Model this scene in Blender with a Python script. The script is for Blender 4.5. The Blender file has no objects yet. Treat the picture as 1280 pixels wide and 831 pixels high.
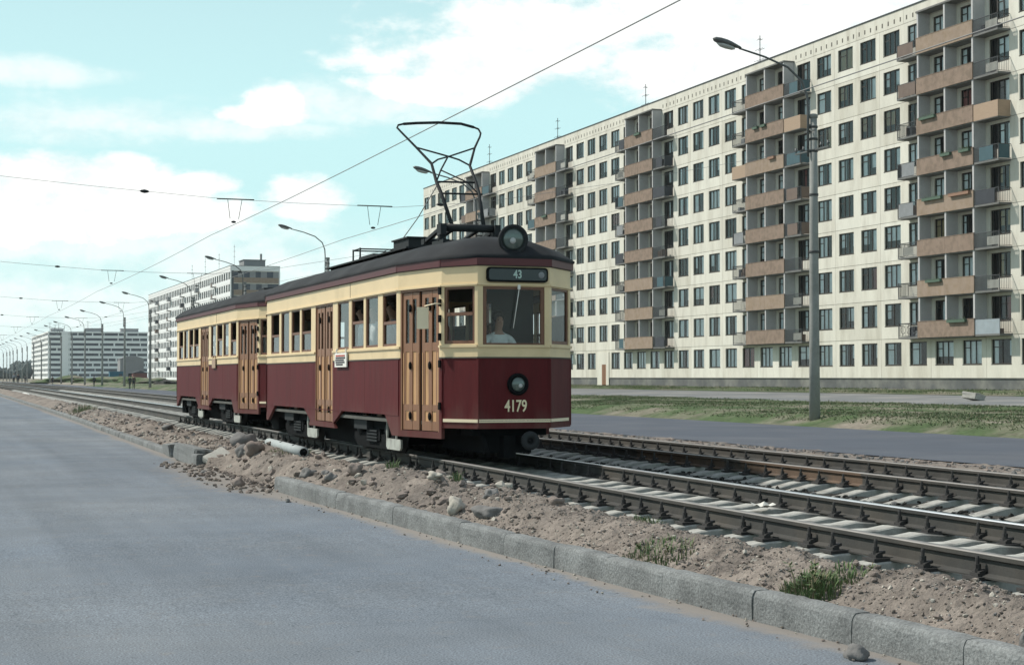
import bpy, bmesh, math, random
import numpy as np
from mathutils import Vector, Matrix, noise as mnoise
random.seed(7)
SC = bpy.context.scene
COL = SC.collection
SKY_TINT = (.80, 1.06, .98)
CLOUD_LO = (6.1, 6.7, 6.7)
CLOUD_HI = (7.6, 7.7, 7.5)
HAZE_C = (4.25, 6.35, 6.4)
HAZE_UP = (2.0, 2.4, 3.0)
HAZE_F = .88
SUN_E = 4.6
EXPO = .0
PI = math.pi
EYE = 1.60

# ---------------------------------------------------------------- helpers
def tag(o, label=None, cat=None, group=None, kind=None):
    if label: o['label'] = label
    if cat: o['category'] = cat
    if group: o['group'] = group
    if kind: o['kind'] = kind
    return o

def empty(name, loc, label, cat, group=None):
    o = bpy.data.objects.new(name, None)
    COL.objects.link(o)
    o.location = loc
    o.empty_display_size = 0.2
    return tag(o, label, cat, group)

class MB:
    """collects shapes; build() links them as one mesh object"""
    def __init__(s, origin=(0, 0, 0)):
        s.v = []; s.f = []; s.m = []; s.o = Vector(origin); s.sm = []
    def add(s, verts, faces, mi=0, smooth=False):
        b = len(s.v)
        s.v.extend([tuple(v) for v in verts])
        for f in faces:
            s.f.append(tuple(b + i for i in f)); s.m.append(mi); s.sm.append(smooth)
    def box(s, x0, x1, y0, y1, z0, z1, mi=0):
        if x0 > x1: x0, x1 = x1, x0
        if y0 > y1: y0, y1 = y1, y0
        if z0 > z1: z0, z1 = z1, z0
        s.add([(x0,y0,z0),(x1,y0,z0),(x1,y1,z0),(x0,y1,z0),(x0,y0,z1),(x1,y0,z1),(x1,y1,z1),(x0,y1,z1)],
              [(3,2,1,0),(4,5,6,7),(0,1,5,4),(1,2,6,5),(2,3,7,6),(3,0,4,7)], mi)
    def obox(s, c, ax, ay, az, mi=0):
        c = Vector(c); ax = Vector(ax); ay = Vector(ay); az = Vector(az)
        P = [c + i*ax + j*ay + k*az for k in (-1, 1) for i, j in ((-1,-1),(1,-1),(1,1),(-1,1))]
        F = [(3,2,1,0),(4,5,6,7),(0,1,5,4),(1,2,6,5),(2,3,7,6),(3,0,4,7)]
        if ax.cross(ay).dot(az) < 0: F = [f[::-1] for f in F]
        s.add(P, F, mi)
    def bar(s, a, b, w, h=None, mi=0, up=(0, 0, 1)):
        a = Vector(a); b = Vector(b); d = b - a
        h = w if h is None else h
        u = Vector(up)
        if abs(d.normalized().dot(u)) > .98: u = Vector((0, 1, 0))
        sx = d.cross(u).normalized(); sz = sx.cross(d).normalized()
        s.obox((a + b)/2, d/2, sx*w/2, sz*h/2, mi)
    def quad(s, pts, mi=0, smooth=False):
        s.add(pts, [tuple(range(len(pts)))], mi, smooth)
    def tube(s, pts, r, n=8, mi=0, caps=True, smooth=True):
        pts = [Vector(p) for p in pts]
        rs = r if isinstance(r, (list, tuple)) else [r]*len(pts)
        rings = []; prev = None
        for i, p in enumerate(pts):
            d = (pts[min(i+1, len(pts)-1)] - pts[max(i-1, 0)]).normalized()
            if prev is None:
                u = Vector((0,0,1)) if abs(d.z) < .9 else Vector((1,0,0))
                a = d.cross(u).normalized()
            else:
                a = (prev - d*prev.dot(d)).normalized()
            prev = a; b = d.cross(a)
            rings.append([p + rs[i]*(math.cos(2*PI*k/n)*a + math.sin(2*PI*k/n)*b) for k in range(n)])
        V = [q for R in rings for q in R]; F = []
        for i in range(len(pts)-1):
            for k in range(n):
                F.append((i*n+k, i*n+(k+1) % n, (i+1)*n+(k+1) % n, (i+1)*n+k))
        if caps:
            F.append(tuple(range(n))[::-1]); F.append(tuple((len(pts)-1)*n+k for k in range(n)))
        s.add(V, F, mi, smooth)
    def lathe(s, prof, c, axis=(0, 0, 1), n=20, mi=0, smooth=True):
        """prof: list of (r, h) along axis from c"""
        ax = Vector(axis).normalized(); c = Vector(c)
        u = Vector((0,0,1)) if abs(ax.z) < .9 else Vector((1,0,0))
        a = ax.cross(u).normalized(); b = ax.cross(a)
        V = []; F = []
        for r, h in prof:
            for k in range(n):
                t = 2*PI*k/n
                V.append(c + ax*h + r*(math.cos(t)*a + math.sin(t)*b))
        for i in range(len(prof)-1):
            for k in range(n):
                F.append((i*n+k, i*n+(k+1) % n, (i+1)*n+(k+1) % n, (i+1)*n+k))
        F.append(tuple(range(n))[::-1]); F.append(tuple((len(prof)-1)*n+k for k in range(n)))
        s.add(V, F, mi, smooth)
    def prism(s, poly, axis, t0, t1, mi=0):
        """poly: 2-D points; axis 'x','y','z' is the extrusion direction"""
        def P(p, t):
            return {'x': (t, p[0], p[1]), 'y': (p[0], t, p[1]), 'z': (p[0], p[1], t)}[axis]
        n = len(poly)
        V = [P(p, t0) for p in poly] + [P(p, t1) for p in poly]
        F = [tuple(range(n))[::-1], tuple(range(n, 2*n))] + [(i, (i+1) % n, n+(i+1) % n, n+i) for i in range(n)]
        s.add(V, F, mi)
    def blob(s, c, r, sub=2, rough=.25, seed=0, mi=0, fr=1.3, flat=1.0, smooth=False):
        bm = bmesh.new(); bmesh.ops.create_icosphere(bm, subdivisions=sub, radius=1)
        c = Vector(c); r = Vector(r) if not isinstance(r, (int, float)) else Vector((r, r, r))
        V = []
        for v in bm.verts:
            k = 1 + rough*mnoise.noise(v.co*fr + Vector((seed*3.7, seed*1.3, 0)))*1.6
            V.append(c + Vector((v.co.x*r.x*k, v.co.y*r.y*k, v.co.z*r.z*k)))
        F = [tuple(v.index for v in f.verts) for f in bm.faces]
        bm.free(); s.add(V, F, mi, smooth)
    def grid(s, xs, ys, fz, mi=0, smooth=True, fx=None):
        nx = len(xs); V = []; F = []
        for y in ys:
            for x in xs:
                X = fx(x, y) if fx else x
                V.append((X, y, fz(X, y)))
        for j in range(len(ys)-1):
            for i in range(nx-1):
                F.append((j*nx+i, j*nx+i+1, (j+1)*nx+i+1, (j+1)*nx+i))
        s.add(V, F, mi, smooth)
    def build(s, name, mats, parent=None, kind=None, fix=False):
        me = bpy.data.meshes.new(name)
        ox, oy, oz = s.o
        me.from_pydata([(x-ox, y-oy, z-oz) for x, y, z in s.v], [], s.f)
        if not isinstance(mats, (list, tuple)): mats = [mats]
        for m in mats: me.materials.append(m)
        me.polygons.foreach_set('material_index', s.m)
        me.polygons.foreach_set('use_smooth', s.sm)
        me.update()
        if fix:
            bm = bmesh.new(); bm.from_mesh(me)
            bmesh.ops.recalc_face_normals(bm, faces=bm.faces); bm.to_mesh(me); bm.free()
        o = bpy.data.objects.new(name, me); COL.objects.link(o)
        if parent: o.parent = parent
        else: o.location = s.o
        if kind: o['kind'] = kind
        return o

def kids(o): return [c for c in bpy.data.objects if c.parent == o]
def copy_tree(o, parent=None, tree=None):
    c = o.copy(); COL.objects.link(c)
    if parent: c.parent = parent
    for ch in (o.children): copy_tree(ch, c)
    return c

# ---------------------------------------------------------------- materials
def _nt(name):
    m = bpy.data.materials.new(name); m.use_nodes = True
    nt = m.node_tree; return m, nt, nt.nodes['Principled BSDF']

def mat(name, col, rough=.8, var=.12, scale=4.0, col2=None, c2scale=1.0, c2lo=.45, c2hi=.65, bump=0.0, bscale=40.0,
        metal=0.0, spec=.5, stretch=None, bdist=.02, fine=0.0, fscale=150.0, coat=0.0):
    m, nt, p = _nt(name); N = nt.nodes; L = nt.links
    tc = N.new('ShaderNodeTexCoord'); src = tc.outputs['Object']
    if stretch:
        mp = N.new('ShaderNodeMapping'); mp.inputs['Scale'].default_value = stretch
        L.new(src, mp.inputs['Vector']); src = mp.outputs['Vector']
    def nz(sc, det=6.0):
        n = N.new('ShaderNodeTexNoise'); n.inputs['Scale'].default_value = sc; n.inputs['Detail'].default_value = det
        n.inputs['Roughness'].default_value = .6
        L.new(src, n.inputs['Vector']); return n.outputs['Fac']
    def mixc(a, b, fac, mode='MIX'):
        x = N.new('ShaderNodeMix'); x.data_type = 'RGBA'; x.blend_type = mode
        for sock, val in ((6, a), (7, b)):
            if isinstance(val, (tuple, list)): x.inputs[sock].default_value = (*val[:3], 1)
            else: L.new(val, x.inputs[sock])
        if isinstance(fac, float): x.inputs[0].default_value = fac
        else: L.new(fac, x.inputs[0])
        return x.outputs[2]
    c = tuple(col)
    if col2:
        r = N.new('ShaderNodeMapRange'); r.inputs[1].default_value = c2lo; r.inputs[2].default_value = c2hi
        L.new(nz(c2scale), r.inputs[0]); c = mixc(c, col2, r.outputs[0])
    def vary(c, amt, sc):
        r = N.new('ShaderNodeMapRange'); r.inputs[1].default_value = .25; r.inputs[2].default_value = .75
        r.inputs[3].default_value = 1-amt; r.inputs[4].default_value = 1+amt
        L.new(nz(sc), r.inputs[0])
        return mixc(c, r.outputs[0], 1.0, 'MULTIPLY')
    if var: c = vary(c, var, scale)
    if fine: c = vary(c, fine, fscale)
    if isinstance(c, tuple): p.inputs['Base Color'].default_value = (*c, 1)
    else: L.new(c, p.inputs['Base Color'])
    p.inputs['Roughness'].default_value = rough; p.inputs['Metallic'].default_value = metal
    p.inputs['Specular IOR Level'].default_value = spec
    if coat: p.inputs['Coat Weight'].default_value = coat; p.inputs['Coat Roughness'].default_value = .15
    if bump:
        b = N.new('ShaderNodeBump'); b.inputs['Strength'].default_value = bump; b.inputs['Distance'].default_value = bdist
        L.new(nz(bscale), b.inputs['Height']); L.new(b.outputs['Normal'], p.inputs['Normal'])
    return m

def glass_mat(name, tint=(.3, .34, .36), rough=.03, gl=1.0):
    m = bpy.data.materials.new(name); m.use_nodes = True; nt = m.node_tree; N = nt.nodes; L = nt.links
    N.clear()
    out = N.new('ShaderNodeOutputMaterial'); mix = N.new('ShaderNodeMixShader')
    tr = N.new('ShaderNodeBsdfTransparent'); tr.inputs[0].default_value = (*tint, 1)
    g = N.new('ShaderNodeBsdfGlossy'); g.inputs['Roughness'].default_value = rough; g.inputs[0].default_value = (gl, gl, gl, 1)
    fr = N.new('ShaderNodeFresnel'); fr.inputs[0].default_value = 1.5
    L.new(fr.outputs[0], mix.inputs[0]); L.new(tr.outputs[0], mix.inputs[1]); L.new(g.outputs[0], mix.inputs[2])
    L.new(mix.outputs[0], out.inputs[0]); return m

M = {}
M['asphalt'] = mat('asphalt', (.136,.160,.190), .92, .16, .5, col2=(.188,.206,.224), c2scale=.14, c2lo=.36, c2hi=.68, bump=.6, bscale=140, bdist=.006, fine=.75, fscale=75, spec=.1)
M['asphalt_far'] = mat('asphalt_far', (.088,.099,.120), .9, .12, .5, col2=(.110,.118,.135), c2scale=.2, bump=.2, bscale=40, bdist=.006, spec=.12)
M['dust'] = mat('roadside_dust', (.26,.235,.21), .95, .18, 3, col2=(.20,.20,.20), c2scale=1.2, bump=.4, bscale=50, bdist=.006, fine=.15, fscale=60)
M['soil'] = mat('soil', (.235,.203,.177), .95, .36, 4.0, col2=(.155,.135,.12), c2scale=.9, bump=.9, bscale=22, bdist=.04, fine=.22, fscale=30, spec=.12)
M['kerb'] = mat('kerb_granite', (.205,.213,.212), .95, .22, 3.0, col2=(.135,.14,.14), c2scale=2.6, c2lo=.42, c2hi=.7, bump=.9, bscale=45, bdist=.012, fine=.45, fscale=55, spec=.2)
M['ballast'] = mat('ballast', (.036,.037,.035), .95, .35, 3, col2=(.07,.065,.057), c2scale=.9, bump=1.0, bscale=30, bdist=.05, fine=.3, fscale=35, spec=.12)
M['grass'] = mat('grass_ground', (.072,.105,.048), .95, .3, 1.2, col2=(.21,.185,.15), c2scale=.28, c2lo=.46, c2hi=.64, bump=.6, bscale=12, bdist=.05, fine=.3, fscale=8, spec=.12)
M['ground'] = mat('ground_earth', (.23,.205,.17), .95, .2, .3, col2=(.11,.125,.065), c2scale=.05, bump=.4, bscale=6, spec=.12)
M['path'] = mat('path_asphalt', (.165,.172,.175), .9, .12, .5, col2=(.245,.24,.23), c2scale=.2, fine=.1, fscale=12, spec=.12)
M['rail'] = mat('rail_rust', (.040,.039,.036), .8, .25, 3, col2=(.062,.055,.046), c2scale=1.0, bump=.2, bscale=40, metal=.0)
M['rail_orange'] = mat('rail_orange_rust', (.11,.072,.048), .85, .25, 3, col2=(.05,.045,.038), c2scale=1.2, c2lo=.5, c2hi=.62, bump=.2, bscale=40)
M['rail_top'] = mat('rail_polished_head', (.62,.64,.66), .32, .1, 5, metal=1.0)
M['rail_dull'] = mat('rail_dull_head', (.20,.19,.18), .55, .2, 5, metal=.4)
M['clip'] = mat('fastening_iron', (.035,.033,.032), .8, .2, 20)
M['sleeper'] = mat('sleeper_concrete', (.42,.42,.39), .9, .18, 5, col2=(.24,.23,.21), c2scale=2.0, fine=.15, fscale=60, spec=.12)
M['red'] = mat('tram_red', (.088,.0085,.0105), .62, .20, 2.0, col2=(.080,.017,.016), c2scale=2.2, c2lo=.5, c2hi=.75, spec=.2, fine=.10, fscale=14, stretch=(2.5,2.5,.5), bump=.12, bscale=2.5, bdist=.03)
# brake dust caught along the skirt, in ragged upward licks
_m = M['red'].node_tree; _p = _m.nodes['Principled BSDF']; _src = _p.inputs['Base Color'].links[0].from_socket
_tc = _m.nodes.new('ShaderNodeTexCoord'); _sp = _m.nodes.new('ShaderNodeSeparateXYZ'); _m.links.new(_tc.outputs['Object'], _sp.inputs[0])
_mp = _m.nodes.new('ShaderNodeMapping'); _mp.inputs['Scale'].default_value = (2.2, 2.2, .5); _m.links.new(_tc.outputs['Object'], _mp.inputs['Vector'])
_n = _m.nodes.new('ShaderNodeTexNoise'); _n.inputs['Scale'].default_value = 2.2; _n.inputs['Detail'].default_value = 8; _m.links.new(_mp.outputs[0], _n.inputs['Vector'])
_a = _m.nodes.new('ShaderNodeMath'); _a.operation = 'MULTIPLY_ADD'; _a.inputs[1].default_value = 1.1; _m.links.new(_n.outputs['Fac'], _a.inputs[0])
_b = _m.nodes.new('ShaderNodeMath'); _b.operation = 'MULTIPLY'; _b.inputs[1].default_value = -1.0; _m.links.new(_sp.outputs['Z'], _b.inputs[0]); _m.links.new(_b.outputs[0], _a.inputs[2])
_r = _m.nodes.new('ShaderNodeMapRange'); _r.inputs[1].default_value = -.15; _r.inputs[2].default_value = .35; _r.inputs[4].default_value = .42; _m.links.new(_a.outputs[0], _r.inputs[0])
_x = _m.nodes.new('ShaderNodeMix'); _x.data_type = 'RGBA'; _m.links.new(_r.outputs[0], _x.inputs[0]); _m.links.new(_src, _x.inputs[6]); _x.inputs[7].default_value = (.135,.085,.07,1)
_m.links.new(_x.outputs[2], _p.inputs['Base Color'])
M['trim_red'] = mat('tram_trim_red', (.085,.015,.018), .5, .1, 4)
M['cream'] = mat('tram_cream', (.70,.545,.325), .5, .06, 2.5, col2=(.58,.45,.26), c2scale=1.5, c2lo=.5, c2hi=.75)
M['stripe'] = mat('tram_stripe', (.80,.68,.48), .5, .04, 4)
M['wood'] = mat('door_wood', (.52,.30,.145), .55, .18, 3, stretch=(8,8,.7), col2=(.36,.20,.095), c2scale=2)
M['wood_dark'] = mat('door_frame_wood', (.235,.115,.062), .5, .16, 3, stretch=(6,6,.8))
M['frame_wood'] = mat('window_frame_wood', (.155,.07,.04), .5, .15, 6)
M['roof'] = mat('tram_roof_canvas', (.011,.013,.016), .85, .3, 1.6, col2=(.026,.029,.032), c2scale=1.0, spec=.25, bump=.15, bscale=20)
M['dark'] = mat('underframe_black', (.007,.008,.009), .9, .2, 6, spec=.1)
M['iron'] = mat('dark_iron', (.024,.027,.029), .7, .2, 6, spec=.2)
M['steel'] = mat('grey_steel', (.22,.23,.22), .55, .2, 8, metal=.3)
M['guard'] = mat('life_guard_paint', (.42,.44,.40), .7, .15, 12, col2=(.25,.25,.23), c2scale=6)
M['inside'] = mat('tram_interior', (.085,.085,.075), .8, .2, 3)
M['seat'] = mat('tram_seat', (.16,.075,.04), .6, .15, 4)
M['glass'] = glass_mat('tram_glass', (.78,.84,.84), .02, .9)
M['cabglass'] = glass_mat('cab_glass', (.93,.97,.97), .02, .6)
M['sign_glass'] = mat('sign_box_dark', (.012,.02,.024), .15, .05, 3)
M['lens'] = mat('lamp_lens', (.10,.13,.12), .12, .2, 14, metal=.25, spec=.8)
M['black_text'] = mat('dark_ink', (.04,.04,.05), .8, 0)
M['red_text'] = mat('red_ink', (.45,.07,.05), .8, 0)
M['white'] = mat('white_paint', (.74,.73,.68), .7, .05, 4)
M['number'] = mat('number_cream', (.78,.68,.46), .6, .05, 4)
M['sign_num'] = mat('route_number_pale', (.42,.55,.50), .6, .03, 4)
M['facade'] = mat('facade_panel', (.635,.61,.535), .9, .10, .8, col2=(.50,.47,.40), c2scale=.9, c2lo=.48, c2hi=.72, fine=.05, fscale=9, stretch=(1,1,.22))
M['facade_b'] = mat('facade_panel_dull', (.585,.56,.485), .9, .11, .8, col2=(.45,.42,.35), c2scale=.9, c2lo=.46, c2hi=.72, fine=.05, fscale=9, stretch=(1,1,.22))
M['facade_c'] = mat('facade_panel_pale', (.67,.65,.575), .9, .09, .8, col2=(.53,.50,.43), c2scale=.9, c2lo=.5, c2hi=.72, fine=.05, fscale=9, stretch=(1,1,.22))
M['facade_grey'] = mat('facade_pebbledash', (.46,.455,.455), .95, .08, 1.5, bump=.3, bscale=40, fine=.12, fscale=20, spec=.12)
M['joint'] = mat('panel_joint', (.10,.09,.075), .95, .2, 3)
M['plinth'] = mat('plinth_concrete', (.105,.11,.11), .95, .2, .8, col2=(.2,.2,.18), c2scale=.35)
M['parapet'] = mat('loggia_parapet_tile', (.265,.20,.16), .9, .10, 1.3, col2=(.215,.165,.13), c2scale=2.2, c2lo=.45, c2hi=.6, bump=.4, bscale=30, fine=.12, fscale=24, spec=.12)
M['parapet2'] = mat('loggia_parapet_tile_pale', (.31,.24,.19), .9, .10, 1.3, col2=(.27,.205,.15), c2scale=2.2, bump=.4, bscale=30, fine=.12, fscale=24, spec=.12)
M['roof_felt'] = mat('roof_felt', (.06,.065,.075), .9, .15, 1)
M['slab'] = mat('balcony_slab', (.15,.15,.145), .95, .2, 1.5)
M['win_frame'] = mat('window_frame_brown', (.042,.034,.028), .6, .15, 3)
M['win_glass'] = glass_mat('window_glass', (.90,.95,.96), .03, .9)
M['curtain'] = mat('net_curtain', (.84,.87,.87), .95, .12, 3)
M['curtain_red'] = mat('red_curtain', (.30,.10,.09), .95, .12, 3)
M['curtain_tan'] = mat('ochre_curtain', (.40,.30,.17), .95, .12, 3)
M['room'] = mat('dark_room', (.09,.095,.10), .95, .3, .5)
M['rail_metal'] = mat('balcony_rail_metal', (.055,.06,.065), .7, .2, 4)
M['pan_teal'] = mat('panel_teal', (.045,.095,.115), .7, .12, 2)
M['pan_grey'] = mat('panel_grey', (.22,.23,.24), .8, .15, 2)
M['pan_white'] = mat('panel_white', (.56,.55,.50), .8, .08, 2)
M['pan_dark'] = mat('panel_dark', (.035,.04,.05), .8, .15, 2)
M['pan_tan'] = mat('panel_tan_boards', (.36,.26,.185), .8, .1, 2, stretch=(1,1,8))
M['pan_brown'] = mat('panel_brown', (.15,.11,.09), .8, .15, 2)
M['pan_metal'] = mat('panel_corrugated', (.36,.40,.43), .5, .1, 2, metal=.3)
M['green'] = mat('flower_box_green', (.07,.115,.08), .7, .15, 4)
M['orange'] = mat('flower_box_orange', (.26,.15,.10), .7, .15, 4)
M['leaf'] = mat('weed_leaf', (.085,.135,.05), .8, .3, 6)
M['leaf_dry'] = mat('weed_dry', (.20,.175,.105), .85, .3, 6)
M['pole'] = mat('pole_concrete', (.27,.275,.26), .9, .12, 3, col2=(.21,.215,.20), c2scale=.8, bump=.2, bscale=30, fine=.12, fscale=25)
M['pole_dark'] = mat('pole_band', (.06,.06,.06), .8, .1, 3)
M['lamp_arm'] = mat('lamp_arm_steel', (.11,.115,.115), .6, .15, 5, metal=.3)
M['lamp_head'] = mat('lamp_head_shell', (.11,.115,.115), .5, .15, 5, metal=.3)
M['lamp_glass'] = mat('lamp_bowl', (.42,.43,.42), .25, .05, 5)
M['wire'] = mat('wire_copper', (.26,.26,.26), .6, 0)
M['rock'] = mat('rock_grey', (.16,.155,.15), .95, .25, 6, bump=.6, bscale=30)
M['rock_pink'] = mat('rock_pinkish', (.20,.165,.145), .95, .25, 6, bump=.6, bscale=30)
M['rock_pale'] = mat('rock_pale', (.40,.37,.32), .95, .2, 6, bump=.6, bscale=30)
M['concrete'] = mat('broken_concrete', (.34,.33,.30), .95, .18, 4, bump=.5, bscale=30, fine=.15, fscale=40)
M['pipe'] = mat('pipe_grey', (.30,.33,.33), .7, .14, 5)
M['white_wall'] = mat('white_panel_wall', (.78,.79,.78), .8, .05, .1)
M['band_dark'] = mat('window_band_dark', (.045,.055,.075), .35, .5, .5)
M['grey_wall'] = mat('grey_render', (.25,.255,.26), .9, .1, .5)
M['blue'] = mat('blue_paint', (.035,.13,.19), .7, .15, 1)
M['red_shed'] = mat('rust_red_paint', (.17,.075,.065), .8, .2, 1)
M['verge_leaf'] = mat('verge_grass', (.105,.15,.065), .9, .3, 3)
M['verge_dry'] = mat('verge_dry_grass', (.22,.205,.13), .9, .3, 3)
M['tree_far'] = mat('far_foliage', (.06,.085,.085), .9, .35, .3)  # bluish cast of distant haze is mixed into the leaf colour
M['skin'] = mat('skin', (.42,.24,.17), .6, .05, 8)
M['hair'] = mat('hair_dark', (.04,.03,.022), .7, .1, 20)
for n, c in dict(shirt_white=(.84,.84,.82), coat_dark=(.03,.033,.045), coat_brown=(.08,.055,.045), trousers=(.03,.032,.04), dress_red=(.25,.06,.06), shirt_grey=(.28,.30,.33), skirt_blue=(.06,.08,.14)).items():
    M[n] = mat(n, c, .9, .1, 8)

# ---------------------------------------------------------------- plan curves of the street (metres along the track, Y)
_es = [0, 10, 20, 30, 45, 60, 80, 110, 150, 250, 600]
_ez = [0, .0, .035, .055, .08, .12, .16, .20, .25, .27, .27]
def e(s): return float(np.interp(s, _es, _ez))
_cs = [0, 14, 25, 38, 60, 100, 150, 200, 300, 600]
_cx = [0, 0, .06, .2, .36, .52, .80, 1.1, 1.6, 3.2]
def cx(s): return float(np.interp(s, _cs, _cx))
_ks = [-20, 6.5, 8, 14, 20, 24, 30, 45, 60, 80, 115, 150, 250, 600]
_kx = [5.9, 5.33, 5.25, 4.88, 4.60, 4.52, 4.50, 4.70, 4.85, 5.0, 5.25, 5.5, 6.2, 8.0]
def kx(s): return float(np.interp(s, _ks, _kx))
def sst(a, b, x):
    t = min(1, max(0, (x-a)/(b-a))); return t*t*(3-2*t)
_gx = [-400, -60, -12, -9, -8.6, 4.0, 5.2, 6.2, 6.6, 13.2, 14.0, 16.0, 18.0, 27.2, 28.4, 30, 41, 47.5, 54, 60, 64, 80, 400]
_gz = [.3, .3, .2, .12, -.06, -.06, -.04, .10, .13, .13, .12, .06, -.06, -.06, .32, .34, .36, .47, .57, .66, .70, .74, .74]
def gz(x, s):
    return float(np.interp(x, _gx, _gz)) + e(s)*(1 - sst(13, 18, x))
def fbm(x, y, sc, o=4, seed=0.0):
    return mnoise.fractal(Vector((x*sc, y*sc, seed)), 1.0, 2.0, o)

# ---------------------------------------------------------------- ground, roads, path
def yl(*segs):
    out = []
    for a, b, st in segs:
        n = max(1, int(round((b-a)/st))); out += [a + (b-a)*i/n for i in range(n)]
    return out + [segs[-1][1]]
g = MB()
gxs = [-3000, -800, -300, -60, -12, -9, -8.6, 4.0, 5.2, 6.2, 6.6, 13.2, 14, 16, 18, 27.2, 28.4, 30, 36, 41, 47.5, 54, 60, 64, 80, 120, 300, 900, 3000]
g.grid(gxs, yl((-1500,-100,400),(-100,-10,30),(-10,60,5),(60,300,10),(300,600,30),(600,1000,100),(1000,4000,600)), gz)
g.build('ground', M['ground'], kind='structure')
# near carriageway: from the left verge to the kerb
r = MB()
ys = yl((-20,5,5),(5,32,.15),(32,60,1),(60,200,5),(200,600,20))
_rt = [0,.2,.4,.6,.75,.85,.89,.91,.93] + [.94+.0025*i for i in range(25)]
def roadx(t, s): return -8.8 + t*(kx(s)+.04+8.8)
r.grid(_rt, ys, lambda X, s: e(s), fx=roadx)
ro_ = r.build('road', M['asphalt'], kind='structure')
# sand washed along the foot of the kerb: a wear pattern of the asphalt, thinning away from the kerb
at = ro_.data.attributes.new('sand', 'FLOAT', 'POINT')
def sandv(X, s):
    w_ = .28 + .20*fbm(s, 0, .35, 4) + .10*fbm(s, 3, 2.2, 3)
    if 20 < s < 31: w_ += .75*sst(20,23,s)*(1-sst(28,31,s))
    d_ = kx(s) - X
    return max(0.0, 1.0 - d_/max(.08, w_)) if s < 130 else 0.0
at.data.foreach_set('value', [sandv(x, y) for x, y, z in r.v])
_m = M['asphalt'].node_tree; _p = _m.nodes['Principled BSDF']; _src = _p.inputs['Base Color'].links[0].from_socket
_a = _m.nodes.new('ShaderNodeAttribute'); _a.attribute_name = 'sand'
_n = _m.nodes.new('ShaderNodeTexNoise'); _n.inputs['Scale'].default_value = 5; _n.inputs['Detail'].default_value = 9; _n.inputs['Roughness'].default_value = .7
_tc = _m.nodes.new('ShaderNodeTexCoord'); _m.links.new(_tc.outputs['Object'], _n.inputs['Vector'])
_ad = _m.nodes.new('ShaderNodeMath'); _ad.operation = 'MULTIPLY_ADD'; _ad.inputs[1].default_value = 1.5; _ad.inputs[2].default_value = -.78
_m.links.new(_n.outputs['Fac'], _ad.inputs[0])
_s = _m.nodes.new('ShaderNodeMath'); _m.links.new(_a.outputs['Fac'], _s.inputs[0]); _m.links.new(_ad.outputs[0], _s.inputs[1])
_r = _m.nodes.new('ShaderNodeMapRange'); _r.inputs[1].default_value = .05; _r.inputs[2].default_value = .6; _r.inputs[4].default_value = .92; _m.links.new(_s.outputs[0], _r.inputs[0])
_x = _m.nodes.new('ShaderNodeMix'); _x.data_type = 'RGBA'; _m.links.new(_r.outputs[0], _x.inputs[0]); _m.links.new(_src, _x.inputs[6]); _x.inputs[7].default_value = (.235,.215,.195,1)
# tyre-worn streaks along the carriageway, dark specks and hairline cracks
def _node(tp, **kw):
    n = _m.nodes.new(tp)
    for k, v in kw.items(): n.inputs[k].default_value = v
    return n
_mp = _node('ShaderNodeMapping', Scale=(1.1,.045,1)); _m.links.new(_tc.outputs['Object'], _mp.inputs['Vector'])
_n2 = _node('ShaderNodeTexNoise', Scale=1.0, Detail=7.0, Roughness=.65); _m.links.new(_mp.outputs[0], _n2.inputs['Vector'])
_r2 = _m.nodes.new('ShaderNodeMapRange'); [_r2.inputs.__getitem__(i).__setattr__('default_value', v) for i, v in ((1,.3),(2,.7),(3,.88),(4,1.14))]; _m.links.new(_n2.outputs['Fac'], _r2.inputs[0])
_n3 = _node('ShaderNodeTexNoise', Scale=9.0, Detail=3.0, Roughness=.6); _m.links.new(_tc.outputs['Object'], _n3.inputs['Vector'])
_r3 = _m.nodes.new('ShaderNodeMapRange'); [_r3.inputs.__getitem__(i).__setattr__('default_value', v) for i, v in ((1,.26),(2,.31),(3,.55),(4,1.0))]; _m.links.new(_n3.outputs['Fac'], _r3.inputs[0])
_wp = _node('ShaderNodeTexNoise', Scale=1.3, Detail=5.0); _m.links.new(_tc.outputs['Object'], _wp.inputs['Vector'])
_va = _m.nodes.new('ShaderNodeVectorMath'); _va.operation = 'MULTIPLY_ADD'; _va.inputs[1].default_value = (.9,.9,0); _m.links.new(_wp.outputs['Color'], _va.inputs[0]); _m.links.new(_tc.outputs['Object'], _va.inputs[2])
_vo = _node('ShaderNodeTexVoronoi', Scale=.16); _vo.feature = 'DISTANCE_TO_EDGE'; _m.links.new(_va.outputs[0], _vo.inputs['Vector'])
_r4 = _m.nodes.new('ShaderNodeMapRange'); [_r4.inputs.__getitem__(i).__setattr__('default_value', v) for i, v in ((1,.0006),(2,.0020),(3,.90),(4,1.0))]; _m.links.new(_vo.outputs['Distance'], _r4.inputs[0])
_c = _x.outputs[2]
for _q in (_r2, _r3, _r4):
    _y = _m.nodes.new('ShaderNodeMix'); _y.data_type = 'RGBA'; _y.blend_type = 'MULTIPLY'; _y.inputs[0].default_value = 1.0
    _m.links.new(_c, _y.inputs[6]); _m.links.new(_q.outputs[0], _y.inputs[7]); _c = _y.outputs[2]
_m.links.new(_c, _p.inputs['Base Color'])
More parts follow.
